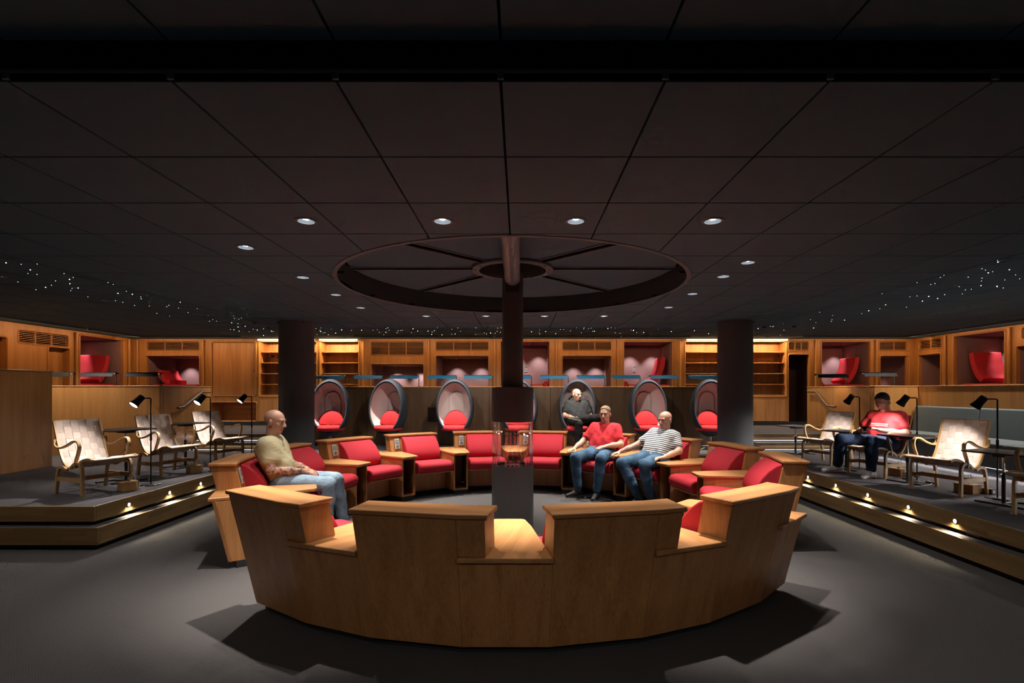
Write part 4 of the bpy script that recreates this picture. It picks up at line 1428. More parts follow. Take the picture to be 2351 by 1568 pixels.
CHAIRS = [(-4.67, 5.60, -20, 'woven cream easy chair on the left platform nearest the viewer'),
          (-4.67, 6.77, -20, 'woven cream easy chair in the middle of the three on the left platform'),
          (-4.67, 7.93, -20, 'brightly lit woven easy chair farthest back on the left platform'),
          (4.68, 7.77, 200, 'woven cream easy chair farthest back on the right platform, behind the seated man'),
          (4.68, 6.66, 200, 'woven easy chair with the man in the red printed tee in it'),
          (4.68, 5.57, 200, 'empty woven cream easy chair on the right platform, in front of the grey banquette'),
          (4.68, 4.38, 200, 'woven easy chair cut off by the right edge of the picture')]
pc = easy_chair()
tree_index()
SHR = Matrix.Diagonal((0.87, 0.80, 0.97, 1))
for o in CH.get(pc.name, []):
    o.data.transform(SHR)
for i, (x, y, d, lb) in enumerate(CHAIRS):
    o = pc if i == 0 else copy_tree(pc)
    place(o, (x, y, Z2), R_(d), lb)

# ------------------------------------------------------------------ reading floor lamps
def floor_lamp(power, tilt=36):
    u = thing('floor_lamp', 'x', 'floor lamp', (0, 0, 0), 0, 'black reading floor lamps')
    MB().lathe([(0.0, 0.0005), (0.10, 0.0005), (0.10, 0.008), (0.095, 0.011), (0.0, 0.011)], 32).build('base', 'black', u, True)
    MB().tube([(0, 0, 0.01), (0, 0, 0.995), (0, 0, 1.01), (-0.012, 0, 1.018), (-0.11, 0, 1.018)], 0.0075, 10).build('pole', 'black', u, True)
    MB().tube([(0, 0, 0.52), (0, 0, 0.60)], 0.012, 10).build('clamp', 'black', u, True)
    M_ = Matrix.Translation((-0.125, 0, 1.00)) @ Matrix.Rotation(R_(tilt), 4, 'Y')
    sh = MB().lathe([(0.0, 0.055), (0.036, 0.05), (0.040, -0.03), (0.052, -0.085), (0.048, -0.085), (0.036, -0.03), (0.0, 0.0)], 24).xf(M_).build('shade', 'lamp_black', u, True)
    MB().cyl(0, 0, -0.082, -0.076, 0.045, n=20).xf(M_).build('diffuser', 'bulb_lamp', sh, True)
    spot('bulb', u, M_ @ Vector((0, 0, -0.092)), M_ @ Vector((0, 0, -1)), power, R_(112), 0.85, (1.0, 0.95, 0.9), 0.03)
    return u

LAMPS = [(-4.33, 5.97, 64, 'black reading floor lamp between the first two easy chairs on the left'),
         (-4.27, 7.02, 64, 'black reading floor lamp between the middle and the far easy chair on the left'),
         (-4.28, 8.12, 52, 'black reading floor lamp behind the beige-shirted man'),
         (4.82, 7.22, -62, 'black reading floor lamp farthest back on the right platform'),
         (4.84, 6.20, -55, 'black reading floor lamp just right of the man in the red printed tee'),
         (4.90, 5.22, -52, 'black reading floor lamp nearest the viewer, at the grey banquette')]
pl_ = floor_lamp(62, 44)
pr_ = floor_lamp(62)
for i, (x, y, d, lb) in enumerate(LAMPS):
    o = (pl_ if i == 0 else copy_tree(pl_)) if i < 3 else (pr_ if i == 3 else copy_tree(pr_))
    place(o, (x, y, Z2), R_(d), lb)

# ------------------------------------------------------------------ small black side tables
def side_table(h):
    u = thing('side_table', 'x', 'table', (0, 0, 0), 0, 'small black side tables on the platforms')
    pts = [(0.20, -0.28), (0.23, -0.25), (0.23, 0.25), (0.20, 0.28), (-0.20, 0.28), (-0.23, 0.25), (-0.23, -0.25), (-0.20, -0.28)]
    MB().frust([(p[0] - 0.06, p[1]) for p in pts], h - 0.016, h).build('table_top', 'black_table', u, bevel=0.004)
    MB().box(-0.10, 0.08, -0.05, 0.05, h - 0.045, h - 0.0165).build('bracket', 'black', u)
    MB().cyl(0, 0, 0.02, h * 0.62, 0.017, n=14).build('post', 'black', u, True)
    MB().cyl(0, 0, h * 0.62, h - 0.046, 0.012, n=12).build('inner_post', 'chrome', u, True)
    MB().tube([(0.012, 0, h * 0.6), (0.06, 0, h * 0.585)], 0.005, 6).build('lever', 'steel', u)
    ba = MB()
    ba.box(-0.22, 0.06, -0.02, 0.02, 0.0005, 0.02)
    ba.build('base_bar', 'black', u, bevel=0.003)
    for x in (0.06, -0.22):
        MB().box(x - 0.02, x + 0.02, -0.20, 0.20, 0.0004, 0.018).build('base_foot', 'black', u, bevel=0.003)
    return u

TABLES = [(-4.78, 6.18, -20, 0.64, 'black side table between the first two easy chairs on the left'),
          (-4.83, 7.35, -20, 0.64, 'black side table between the middle and the far easy chair on the left'),
          (4.60, 7.17, 200, 0.54, 'black side table at the right hand of the man in the red printed tee'),
          (4.66, 6.11, 200, 0.57, 'black side table between the seated man and the empty easy chair'),
          (4.68, 4.92, 200, 0.51, 'black side table nearest the right edge of the picture'),
          (4.85, 8.95, 200, 0.49, 'black side table by the right stairs, beside the thick column')]
for x, y, d, h, lb in TABLES:
    place(side_table(h), (x, y, Z2), R_(d), lb)

# ------------------------------------------------------------------ floor boxes and cables
def floor_box(x, y, rz, w, dp, h, lb, mat='box_wood'):
    u = thing('floor_box', lb, 'outlet box', (x, y, Z2), rz, 'wooden outlet boxes on the platforms')
    MB().box(-w / 2, w / 2, -dp / 2, dp / 2, 0.0005, h).build('body', mat, u, bevel=0.004)
    MB().box(-w / 2 - 0.003, w / 2 + 0.003, -dp / 2 - 0.003, dp / 2 + 0.003, h, h + 0.008).build('lid', mat, u, bevel=0.002)
    pl2 = MB().cyl(0.02, 0, h + 0.008, h + 0.05, 0.014, n=12).build('plug', 'white_plastic', u, True)
    MB().tube(catmull([(0.02, 0, h + 0.05), (0.03, 0.01, h + 0.09), (0.08, 0.02, h + 0.10), (0.115, 0.03, h + 0.05), (0.125, 0.05, 0.006)], 6), 0.004, 6).build('cord', 'cable', pl2, True)

floor_box(-4.35, 5.65, R_(-35), 0.14, 0.16, 0.09, 'wooden outlet box under the nearest easy chair on the left')
floor_box(-4.40, 6.88, R_(-35), 0.14, 0.16, 0.09, 'wooden outlet box under the middle easy chair on the left')
floor_box(4.92, 6.62, R_(20), 0.14, 0.16, 0.09, 'wooden outlet box under the seated man\'s chair on the right')
floor_box(4.86, 5.52, R_(20), 0.16, 0.18, 0.09, 'wooden outlet box under the empty chair on the right')
for x, y, lb in ((5.08, 6.55, 'black power adapter on the carpet behind the seated man\'s chair'), (5.02, 5.45, 'black power adapter on the carpet behind the empty right chair')):
    u = thing('power_adapter', lb, 'adapter', (x, y, Z2), 0.3, 'black power adapters')
    MB().box(-0.035, 0.035, -0.05, 0.05, 0.0005, 0.06).build('body', 'black', u, bevel=0.006)
    MB().box(-0.02, 0.02, -0.052, -0.0501, 0.015, 0.045).build('sticker', 'white_plastic', u)

def cable(pts, lb):
    u = MB().tube(catmull(pts, 8), 0.004, 6).build('extension_cord', 'cable', None, True)
    tag(u, lb, 'cord', 'pale lamp cords on the carpet')
z = Z2 + 0.005
cable([(-4.40, 5.60, z), (-4.30, 5.72, z), (-4.33, 5.88, z)], 'pale cord running to the nearest lamp on the left')
cable([(-4.30, 6.98, z), (-4.36, 6.94, z), (-4.28, 6.90, z), (-4.24, 6.93, z)], 'pale cord running to the middle lamp on the left')
cable([(5.02, 6.25, z), (4.9, 6.05, z), (4.75, 5.92, z), (4.55, 5.86, z), (4.48, 5.95, z), (4.62, 6.02, z)], 'pale looping cord beside the base of the middle right table')
cable([(4.96, 5.16, z), (5.0, 5.08, z), (5.10, 5.05, z), (5.2, 5.2, z)], 'pale cord by the foot of the nearest right lamp')

# ------------------------------------------------------------------ reading lamps on the parapets
def blade_lamp(mat):
    """blade along x from the post at the right end"""
    u = thing('desk_lamp', 'x', 'desk lamp', (0, 0, 0), 0, 'x')
    MB().box(-0.03, 0.03, -0.03, 0.03, 0.0005, 0.008).build('foot', 'lamp_black', u)
    MB().tube(catmull([(0, 0, 0.008), (0, 0, 0.10), (0, 0, 0.19), (-0.01, 0, 0.215), (-0.04, 0, 0.222), (-0.08, 0, 0.222)], 5), 0.008, 8).build('post', 'lamp_black', u, True)
    sh = MB()
    pr = [(-0.085, 0.155), (-0.055, 0.205), (0.03, 0.222), (0.06, 0.20), (0.062, 0.212), (0.03, 0.232), (-0.06, 0.213), (-0.09, 0.158)]
    sh.extr(pr, -0.57, -0.005)
    s_ = sh.build('shade', mat, u)
    MB().extr([(-0.06, 0.196), (0.028, 0.214), (0.028, 0.211), (-0.06, 0.193)], -0.54, -0.03).build('diffuser', 'lamp_warm', s_)
    area('tube', u, (-0.28, -0.015, 0.19), (-0.28, 0.03, 0.0), 4, 0.45, 0.05, (1.0, 0.75, 0.45))
    return u

BL = [(-3.553, 'first'), (-2.782, 'second'), (-2.056, 'third'), (-1.293, 'fourth'), (-0.558, 'fifth'), (0.235, 'sixth'), (0.985, 'seventh'), (1.729, 'eighth'), (2.446, 'ninth'), (3.208, 'tenth'), (4.007, 'eleventh')]
pb = blade_lamp('lamp_blue')
for i, (x, n) in enumerate(BL):
    o = pb if i == 0 else copy_tree(pb)
    place(o, (x, 10.355, 1.585), 0, 'blue blade reading lamp on the back parapet, %s from the left column' % n, 'blue blade lamps on the back parapet')
kb = blade_lamp('lamp_black')
KL = [(-7.72, 8.80, 'black blade reading lamp on the left parapet, half hidden by the dark wooden screen'),
      (-6.98, 8.80, 'black blade reading lamp on the left parapet in front of the red alcove seat'),
      (-6.235, 8.83, 'black blade reading lamp at the stair corner of the left parapet'),
      (6.16, 9.6, 'black blade reading lamp on the right parapet above the handrail'),
      (6.48, 8.80, 'black blade reading lamp on the right parapet above the man in the red printed tee')]
for i, (x, y, lb) in enumerate(KL):
    o = kb if i == 0 else copy_tree(kb)
    place(o, (x, y, 1.585), 0, lb, 'black blade lamps on the side parapets')

# ------------------------------------------------------------------ red loungers in the alcoves
def lounger(lb, M, s0, s1, back_hi, z0=ZA, hi=0.72, seat=True, bol=True):
    """back cushion leaning at one end of the alcove, thin seat, round bolster at the other end"""
    sg = -1 if back_hi else 1
    e = s1 if back_hi else s0
    f_ = s0 if back_hi else s1
    W_ = abs(s1 - s0)
    o = M @ Vector(((s0 + s1) / 2, 0.55, z0))
    u = thing('alcove_seat', lb, 'seat', o, 0, 'red seats in the wall alcoves')
    Mi = Matrix.Translation(-o) @ M
    k = hi / 0.72
    path = catmull([(e + sg * 0.13, 0.55, z0 + 0.72 * k), (e + sg * 0.15, 0.55, z0 + 0.58 * k), (e + sg * 0.19, 0.55, z0 + 0.42 * k), (e + sg * 0.29, 0.55, z0 + 0.22 * k), (e + sg * 0.40, 0.55, z0 + 0.115)], 6)
    MB().ribbon(path, (0, 1, 0), 0.62, 0.11).xf(Mi).build('back_cushion', 'red', u, True, bevel=0.02, seg=3)
    if seat:
        a, c = sorted((e + sg * 0.02, f_ - sg * 0.14))
        MB().box(a, c, 0.16, 0.94, z0 + 0.002, z0 + 0.055).xf(Mi).build('seat_cushion', 'red', u, bevel=0.015)
        MB().box(a, c, 0.12, 0.155, z0 + 0.001, z0 + 0.028).xf(Mi).build('edge', 'oak_x', u)
    if bol:
        MB().tube([(f_ - sg * 0.07, 0.16, z0 + 0.066), (f_ - sg * 0.07, 0.94, z0 + 0.066)], 0.064, 20).xf(Mi).build('bolster', 'red', u, True)

lounger('red alcove seat in the tall alcove just left of the right column', M_BACK, 2.522, 3.681, True)
lounger('red alcove seat in the tall alcove behind the fireplace flue, its bolster showing', M_BACK, -0.458, 0.711, False)
lounger('red alcove seat in the tall alcove right of the dark doorway', M_BACK, 7.303, 8.462, True)
lounger('bright red alcove seat in the tall alcove of the right wall', M_RIGHT, 9.974, 11.124, True)
lounger('red alcove seat in the tall alcove of the left wall', M_LEFT, 10.806, 11.981, True)
lounger('low red alcove seat under the vent in the far left corner', M_BACK, -9.02, -7.756, False, hi=0.40, bol=False)

# ------------------------------------------------------------------ grey banquette on the right platform
u = thing('banquette', 'long grey upholstered banquette along the right parapet', 'bench', (6.4, 5.6, Z2))
MB().box(-0.46, 0.44, -3.1, 3.1, 0.13, 0.34).build('base', 'banquette', u, bevel=0.01)
MB().box(-0.30, 0.40, -3.05, 3.05, 0.0005, 0.129).build('plinth', 'kick', u)
for i in range(5):
    y0 = 3.09 - 1.24 * i
    MB().box(-0.49, 0.26, y0 - 1.232, y0, 0.341, 0.44).build('seat_cushion', 'banquette', u, bevel=0.02, seg=3)
    MB().extr([(0.27, 0.345), (0.44, 0.345), (0.44, 0.85), (0.345, 0.85)], -y0, -y0 + 1.232).xf(Matrix(((0, 1, 0, 0), (-1, 0, 0, 0), (0, 0, 1, 0), (0, 0, 0, 1)))).build('back_cushion', 'banquette', u, bevel=0.02, seg=3)
MB().box(-0.40, -0.37, -3.0, 3.0, 0.115, 0.128).build('light_strip', 'led_cool', u)
area('strip_light', u, (-0.385, 0, 0.11), (-0.46, 0, 0), 30, 6.0, 0.03, (0.95, 0.92, 0.9))
# ------------------------------------------------------------------ people: smooth blended volumes turned into one surface
class Vol:
    def __init__(self, lo, hi, h):
        self.h = h
        self.lo = np.array(lo, float)
        self.n = np.ceil((np.array(hi) - self.lo) / h).astype(int) + 1
        self.F = np.full(self.n, 0.2, np.float32)

    def sub(self, lo, hi):
        a = np.maximum(((np.array(lo) - self.lo) / self.h).astype(int) - 1, 0)
        c = np.minimum(((np.array(hi) - self.lo) / self.h).astype(int) + 2, self.n)
        sl = tuple(slice(int(x), int(y)) for x, y in zip(a, c))
        g = np.meshgrid(*[self.lo[i] + self.h * np.arange(a[i], c[i]) for i in range(3)], indexing='ij')
        return sl, np.stack(g, -1).astype(np.float32)

    def blend(self, sl, d, k):
        A = self.F[sl]
        if k <= 0:
            self.F[sl] = np.minimum(A, d)
        else:
            hh = np.clip(0.5 + 0.5 * (A - d) / k, 0, 1)
            self.F[sl] = A * (1 - hh) + d * hh - k * hh * (1 - hh)

    def cap(self, a, b, ra, rb=None, k=0.02, flat=None):
        """tapered capsule"""
        rb = ra if rb is None else rb
        a, b = np.array(a, np.float32), np.array(b, np.float32)
        R = max(ra, rb) + 0.06
        sl, P = self.sub(np.minimum(a, b) - R, np.maximum(a, b) + R)
        if 0 in P.shape:
            return
        ab = b - a
        t = np.clip(((P - a) @ ab) / max(1e-9, float(ab @ ab)), 0, 1)
        d = np.linalg.norm(P - a - t[..., None] * ab, axis=-1) - (ra + (rb - ra) * t)
        self.blend(sl, d, k)

    def ell(self, c, r, ax=None, k=0.02, cut=None):
        """ellipsoid with axes ax (rows), optional cutting plane (point, normal): keeps the side against the normal"""
        c, r = np.array(c, np.float32), np.array(r, np.float32)
        R = float(max(r)) + 0.06
        sl, P = self.sub(c - R, c + R)
        if 0 in P.shape:
            return
        Q = P - c
        if ax is not None:
            Q = Q @ np.array(ax, np.float32).T
        k0 = np.linalg.norm(Q / r, axis=-1)
        k1 = np.linalg.norm(Q / (r * r), axis=-1) + 1e-6
        d = k0 * (k0 - 1) / k1
        if cut is not None:
            for pt, nn in cut:
                d = np.maximum(d, (P - np.array(pt, np.float32)) @ np.array(nn, np.float32))
        self.blend(sl, d, k)

    def ripple(self, amp, f1, seed=0):
        g = np.meshgrid(*[self.lo[i] + self.h * np.arange(self.n[i]) for i in range(3)], indexing='ij')
        x, y, z = g
        q = np.sin(f1 * (z + 0.6 * y + 0.3 * x) + seed) * np.sin(f1 * 0.55 * (x - 0.7 * y) + 1.3 * seed) + 0.6 * np.sin(f1 * 1.7 * (0.5 * z - 0.9 * y) + 2.1 * seed + 3 * np.sin(6 * x))
        self.F += (amp * q).astype(np.float32)

    def mesh(self, name, mat, parent):
        F, h, n = self.F, self.h, self.n
        S_ = F < 0
        corners = [(i, j, k) for i in (0, 1) for j in (0, 1) for k in (0, 1)]
        c8 = [S_[i:n[0] - 1 + i, j:n[1] - 1 + j, k:n[2] - 1 + k] for i, j, k in corners]
        cnt = sum(c.astype(np.int8) for c in c8)
        act = (cnt > 0) & (cnt < 8)
        idx = np.argwhere(act)
        ids = -np.ones(act.shape, np.int64)
        ids[act] = np.arange(len(idx))
        acc = np.zeros((len(idx), 3))
        num = np.zeros(len(idx))
        f8 = {c: F[idx[:, 0] + c[0], idx[:, 1] + c[1], idx[:, 2] + c[2]] for c in corners}
        for c in corners:
            for ax in range(3):
                if c[ax]:
                    continue
                d = list(c); d[ax] = 1; d = tuple(d)
                a, b_ = f8[c], f8[d]
                m_ = (a < 0) != (b_ < 0)
                t = np.where(m_, a / np.where(m_, a - b_, 1), 0)
                p = np.tile(np.array(c, float), (len(idx), 1))
                p[:, ax] += t
                acc[m_] += p[m_]
                num[m_] += 1
        V = self.lo + h * (idx + acc / num[:, None])
        faces = []
        for ax in range(3):
            u, w = (ax + 1) % 3, (ax + 2) % 3
            s0 = [slice(None)] * 3; s1 = [slice(None)] * 3
            s0[ax] = slice(0, -1); s1[ax] = slice(1, None)
            a, b_ = S_[tuple(s0)], S_[tuple(s1)]
            e = np.argwhere(a != b_)
            e = e[(e[:, u] > 0) & (e[:, w] > 0) & (e[:, u] < n[u] - 1) & (e[:, w] < n[w] - 1)]
            ins = a[e[:, 0], e[:, 1], e[:, 2]]
            def cid(du, dw):
                q = e.copy(); q[:, u] -= du; q[:, w] -= dw
                return ids[q[:, 0], q[:, 1], q[:, 2]]
            q4 = np.stack([cid(1, 1), cid(0, 1), cid(0, 0), cid(1, 0)], 1)
            q4[~ins] = q4[~ins][:, ::-1]
            faces.append(q4)
        Q = np.concatenate(faces)
        me = bpy.data.meshes.new(name)
        me.vertices.add(len(V)); me.vertices.foreach_set('co', V.astype(np.float32).ravel())
        me.loops.add(len(Q) * 4); me.loops.foreach_set('vertex_index', Q.astype(np.int32).ravel())
        me.polygons.add(len(Q))
        me.polygons.foreach_set('loop_start', np.arange(0, len(Q) * 4, 4, dtype=np.int32))
        me.polygons.foreach_set('loop_total', np.full(len(Q), 4, np.int32))
        me.polygons.foreach_set('use_smooth', np.ones(len(Q), bool))
        me.update(calc_edges=True)
        me.validate()
        me.materials.append(MAT[mat])
        o = bpy.data.objects.new(name, me)
        COL.objects.link(o)
        o.parent = parent
        return o, V

def nrm(v):
    v = np.array(v, float)
    return v / np.linalg.norm(v)

def hand(vol, wrist, fwd, pnorm, thumb, s=1.0, curl=0.5):
    """palm, four fingers of unequal length bent at the knuckles, thumb from the side of the palm
    fwd: wrist to fingers, pnorm: out of the palm, thumb: towards the thumb side"""
    w = np.array(wrist, float); f = nrm(fwd); p = nrm(np.array(pnorm) - f * np.dot(pnorm, f)); t = nrm(np.array(thumb) - f * np.dot(thumb, f) - p * np.dot(thumb, p))
    for q in (-0.028, -0.010, 0.010, 0.028):
        vol.cap(w + f * 0.012 + t * q * 0.6, w + f * 0.085 * s + t * q, 0.0135 * s, 0.0125 * s, 0.010)
    for q, L in ((0.030, 0.070), (0.010, 0.078), (-0.010, 0.072), (-0.030, 0.058)):
        a = w + f * 0.088 * s + t * q
        ang = 0.0
        for k_, seg in enumerate((0.46, 0.30, 0.24)):
            ang += curl * (0.5 if k_ == 0 else 0.75)
            d = f * math.cos(ang) + p * math.sin(ang)
            b_ = a + d * L * seg * s
            vol.cap(a, b_, (0.0092 - 0.0006 * k_) * s, (0.0086 - 0.0008 * k_) * s, 0.003)
            a = b_
    a = w + f * 0.028 * s + t * 0.028 * s
    for k_, seg in enumerate((0.036, 0.030, 0.024)):
        d = nrm(f * (0.55 + 0.25 * k_) + t * (0.75 - 0.25 * k_) + p * (0.25 + 0.12 * k_))
        b_ = a + d * seg * s
        vol.cap(a, b_, (0.0125 - 0.0014 * k_) * s, (0.0112 - 0.0014 * k_) * s, 0.006)
        a = b_

def person(label, loc, rz, J, skin, shirt, trousers, shoes, tattoo=False, hair=None, collar=False, h=0.0065, sole='sole', sleeve=0.62, belly=1.0):
    """J holds joints in the person's own frame: x ahead, y to the left, z up from the ground"""
    root = thing('person', label, 'person', loc, rz)
    A = {k_: np.array(v, float) for k_, v in J.items() if not isinstance(v, dict)}
    pts = np.array([v for k_, v in A.items() if k_ in ('head', 'pel', 'chest', 'sL', 'sR', 'eL', 'eR', 'wL', 'wR', 'kL', 'kR', 'aL', 'aR')])
    lo, hi = pts.min(0) - 0.30, pts.max(0) + 0.30
    lo[2] = -0.02
    v = Vol(lo, hi, h)
    up = nrm(A['neck'] - A['pel'])
    left = nrm(A['sL'] - A['sR'])
    fr = nrm(np.cross(left, up))
    pel, chest, neck = A['pel'], A['chest'], A['neck']
    mid = (pel + chest) / 2
    def torso(vol, g, kk=1.0):
        vol.cap(pel - left * 0.085, pel + left * 0.085, 0.112 + g, k=0.05 * kk)
        vol.cap(mid - left * 0.075 + fr * 0.012 * belly, mid + left * 0.075 + fr * 0.012 * belly, 0.105 * belly + g, k=0.06 * kk)
        vol.cap(chest - left * 0.085, chest + left * 0.085, 0.108 + g, k=0.06 * kk)
        vol.cap(mid - left * 0.08, chest - left * 0.10, 0.095 + g, 0.10 + g, k=0.05)
        vol.cap(mid + left * 0.08, chest + left * 0.10, 0.095 + g, 0.10 + g, k=0.05)
        top = neck - up * 0.055
        vol.cap(A['sL'] - left * 0.02, top + left * 0.02, 0.048 + g, 0.046 + g, k=0.05 * kk)
        vol.cap(A['sR'] + left * 0.02, top - left * 0.02, 0.048 + g, 0.046 + g, k=0.05 * kk)
    torso(v, -0.004)
    # head
    H_ = A['head']
    hf = nrm(J.get('look', fr)); hu = nrm(np.array(J.get('hup', (0, 0, 1))) - hf * np.dot(J.get('hup', (0, 0, 1)), hf)); hl = np.cross(hu, hf)
    AX = [hf, hl, hu]
    E_ = lambda x, y, z: H_ + hf * x + hl * y + hu * z
    v.cap(neck - up * 0.05, E_(-0.018, 0, -0.05), 0.058, 0.054, 0.03)
    v.ell(E_(-0.012, 0, 0.035), (0.097, 0.077, 0.083), AX, 0.02)
    v.ell(E_(0.022, 0, -0.03), (0.066, 0.062, 0.088), AX, 0.03)
    v.ell(E_(0.045, 0, -0.088), (0.032, 0.036, 0.026), AX, 0.03)
    v.cap(E_(0.078, -0.036, 0.022), E_(0.078, 0.036, 0.022), 0.0125, k=0.018)
    v.cap(E_(0.084, 0, 0.012), E_(0.106, 0, -0.030), 0.0095, 0.0135, 0.010)
    v.ell(E_(0.092, 0.011, -0.034), (0.010, 0.010, 0.008), AX, 0.008)
    v.ell(E_(0.092, -0.011, -0.034), (0.010, 0.010, 0.008), AX, 0.008)
    v.cap(E_(0.083, -0.017, -0.064), E_(0.083, 0.017, -0.064), 0.0085, k=0.006)
    for s in (-1, 1):
        v.ell(E_(-0.008, s * 0.080, -0.008), (0.018, 0.009, 0.032), AX, 0.006)
        v.ell(E_(0.050, s * 0.045, -0.022), (0.022, 0.018, 0.022), AX, 0.015)
        v.ell(E_(0.072, s * 0.031, 0.003), (0.014, 0.014, 0.011), AX, 0.006)
    # arms
    for s in ('L', 'R'):
        v.cap(A['s' + s], A['e' + s], 0.050, 0.041, 0.03)
        v.cap(A['e' + s], A['e' + s] * 0.45 + A['w' + s] * 0.55, 0.043, 0.038, 0.02)
        v.cap(A['e' + s] * 0.5 + A['w' + s] * 0.5, A['w' + s], 0.039, 0.027, 0.02)
        hd = J['h' + s]
        hand(v, A['w' + s], hd['f'], hd['p'], hd['t'], 1.0, hd.get('c', 0.5))
    # legs
    def legs(vol, g, ankle):
        for s, q in (('L', 1), ('R', -1)):
            hip = pel + left * 0.085 * q
            vol.cap(hip, A['k' + s], 0.088 + g, 0.062 + g, 0.04)
            kn, an = A['k' + s], A['a' + s]
            vol.cap(kn, kn * 0.65 + an * 0.35, 0.061 + g, 0.058 + g, 0.02)
            vol.cap(kn * 0.65 + an * 0.35, kn * (1 - ankle) + an * ankle, 0.058 + g, (0.040 if ankle > 0.98 else 0.045) + g, 0.02)
    legs(v, -0.006, 1.0)
    for s in 'LR':
        an = A['a' + s]; d = nrm(J.get('toe' + s, (1, 0, 0)))
        v.cap(an, an + d * 0.03 - np.array([0, 0, 0.03]), 0.038, 0.036, 0.02)
    body, V = v.mesh('body', 'skin', root)
    # skin colour, lips, eyes, brows and tattooed forearms as a colour attribute
    n_ = len(V)
    col = np.tile(np.array([*skin, 1.0], np.float32), (n_, 1))
    Q = V - H_
    fx, fy, fz = Q @ hf, Q @ hl, Q @ hu
    def paint(m_, c, a=1.0):
        col[m_, :3] = np.array(c); col[m_, 3] = a
    for s in (-1, 1):
        e = (np.abs(fy - s * 0.031) < 0.016) & (np.abs(fz - 0.004) < 0.0075) & (fx > 0.055)
        paint(e, (0.55, 0.50, 0.47))
        paint(e & (np.abs(fy - s * 0.031) < 0.007), (0.05, 0.03, 0.02))
        paint((np.abs(fy - s * 0.033) < 0.022) & (np.abs(fz - 0.028 + 0.25 * np.abs(np.abs(fy) - 0.033)) < 0.0055) & (fx > 0.05), [c * 0.45 for c in skin])
    paint((np.abs(fy) < 0.026) & (np.abs(fz + 0.064) < 0.0085) & (fx > 0.06), (skin[0] * 0.85, skin[1] * 0.55, skin[2] * 0.55))
    if tattoo:
        for s in 'LR':
            for a_, b_, e_ in ((A['s' + s], A['e' + s], 0.075), (A['e' + s], A['w' + s], 0.06)):
                ab = b_ - a_
                t = np.clip(((V - a_) @ ab) / (ab @ ab), 0, 1)
                d = np.linalg.norm(V - a_ - t[:, None] * ab, axis=1)
                col[(d < e_) & (np.linalg.norm(V - A['w' + s], axis=1) > 0.03), 3] = 0.12
    ca = body.data.attributes.new('tone', 'FLOAT_COLOR', 'POINT')
    ca.data.foreach_set('color', col.ravel())
    # shirt
    sv = Vol(lo, hi, 0.009)
    torso(sv, 0.006, 1.5)
    for s in 'LR':
        tip = A['s' + s] * (1 - sleeve) + A['e' + s] * sleeve
        sv.cap(A['s' + s] * 0.9 + chest * 0.1, tip, 0.055, 0.060, 0.075)
    if collar:
        cpt = neck - up * 0.025
        for k_ in range(14):
            a = 2 * PI * k_ / 14
            a2 = 2 * PI * (k_ + 1) / 14
            if abs(math.cos((a + a2) / 2)) > 0.93 and math.cos(a) > 0:
                continue
            f1 = lambda q: cpt + fr * (0.062 * math.cos(q) - 0.008) + left * 0.066 * math.sin(q) - up * 0.012 * (1 + math.cos(q))
            sv.cap(f1(a), f1(a2), 0.014, k=0.008)
    sv.ripple(0.0030, 40, seed=len(label))
    so_, _ = sv.mesh('shirt', shirt, root)
    # trousers
    tv = Vol(lo, hi, 0.009)
    tv.cap(pel - left * 0.09, pel + left * 0.09, 0.124, k=0.04)
    legs(tv, 0.012, 0.90)
    tv.ripple(0.0035, 34, seed=2 + len(label))
    tv.mesh('trousers', trousers, root)
    # shoes
    for s in 'LR':
        an = A['a' + s]
        d = nrm(J.get('toe' + s, (1, 0, 0)))
        dn = nrm(np.array(J.get('down' + s, (0, 0, -1))) - d * np.dot(J.get('down' + s, (0, 0, -1)), d))
        heel = an - d * 0.035 + dn * 0.045
        toe = an + d * 0.165 + dn * 0.052
        lo2, hi2 = np.minimum(heel, toe) - 0.12, np.maximum(heel, toe) + 0.12
        w2 = Vol(lo2, hi2, 0.006)
        w2.cap(heel, an + d * 0.06 + dn * 0.03, 0.040, 0.041, 0.02)
        w2.cap(an + d * 0.04 + dn * 0.03, toe, 0.041, 0.030, 0.02)
        w2.cap(an + dn * 0.01, an + d * 0.02 + dn * 0.03, 0.044, 0.042, 0.02)
        # flat underside
        g = np.stack(np.meshgrid(*[w2.lo[i] + 0.006 * np.arange(w2.n[i]) for i in range(3)], indexing='ij'), -1)
        depth = (g - an) @ dn
        flat = w2.F.copy()
        w2.F = np.maximum(flat, depth - 0.068).astype(np.float32)
        sh, _ = w2.mesh('shoe', shoes, root)
        w3 = Vol(lo2, hi2, 0.006)
        w3.F = np.maximum(np.maximum(flat - 0.004, depth - 0.078), 0.064 - depth).astype(np.float32)
        w3.mesh('sole', sole, sh)
        ln = np.cross(d, dn)
        if shoes == 'shoe_white':
            for q in (-1, 1):
                MB().tube(catmull([an + d * 0.10 + ln * 0.038 * q + dn * 0.035, an + d * 0.05 + ln * 0.044 * q + dn * 0.052, an - d * 0.01 + ln * 0.044 * q + dn * 0.038], 6), [0.002 + 0.004 * i / 12 for i in range(13)], 6).build('side_stripe', 'shoe_mark', sh, True)
        for q in range(3):
            c_ = an + d * (0.055 + 0.022 * q) - dn * (-0.012 - 0.010 * q)
            MB().tube([c_ - ln * 0.022 + dn * 0.004, c_, c_ + ln * 0.022 + dn * 0.004], 0.003, 6).build('lace', 'white_plastic' if shoes != 'shoe_white' else 'grey_plastic', sh, True)
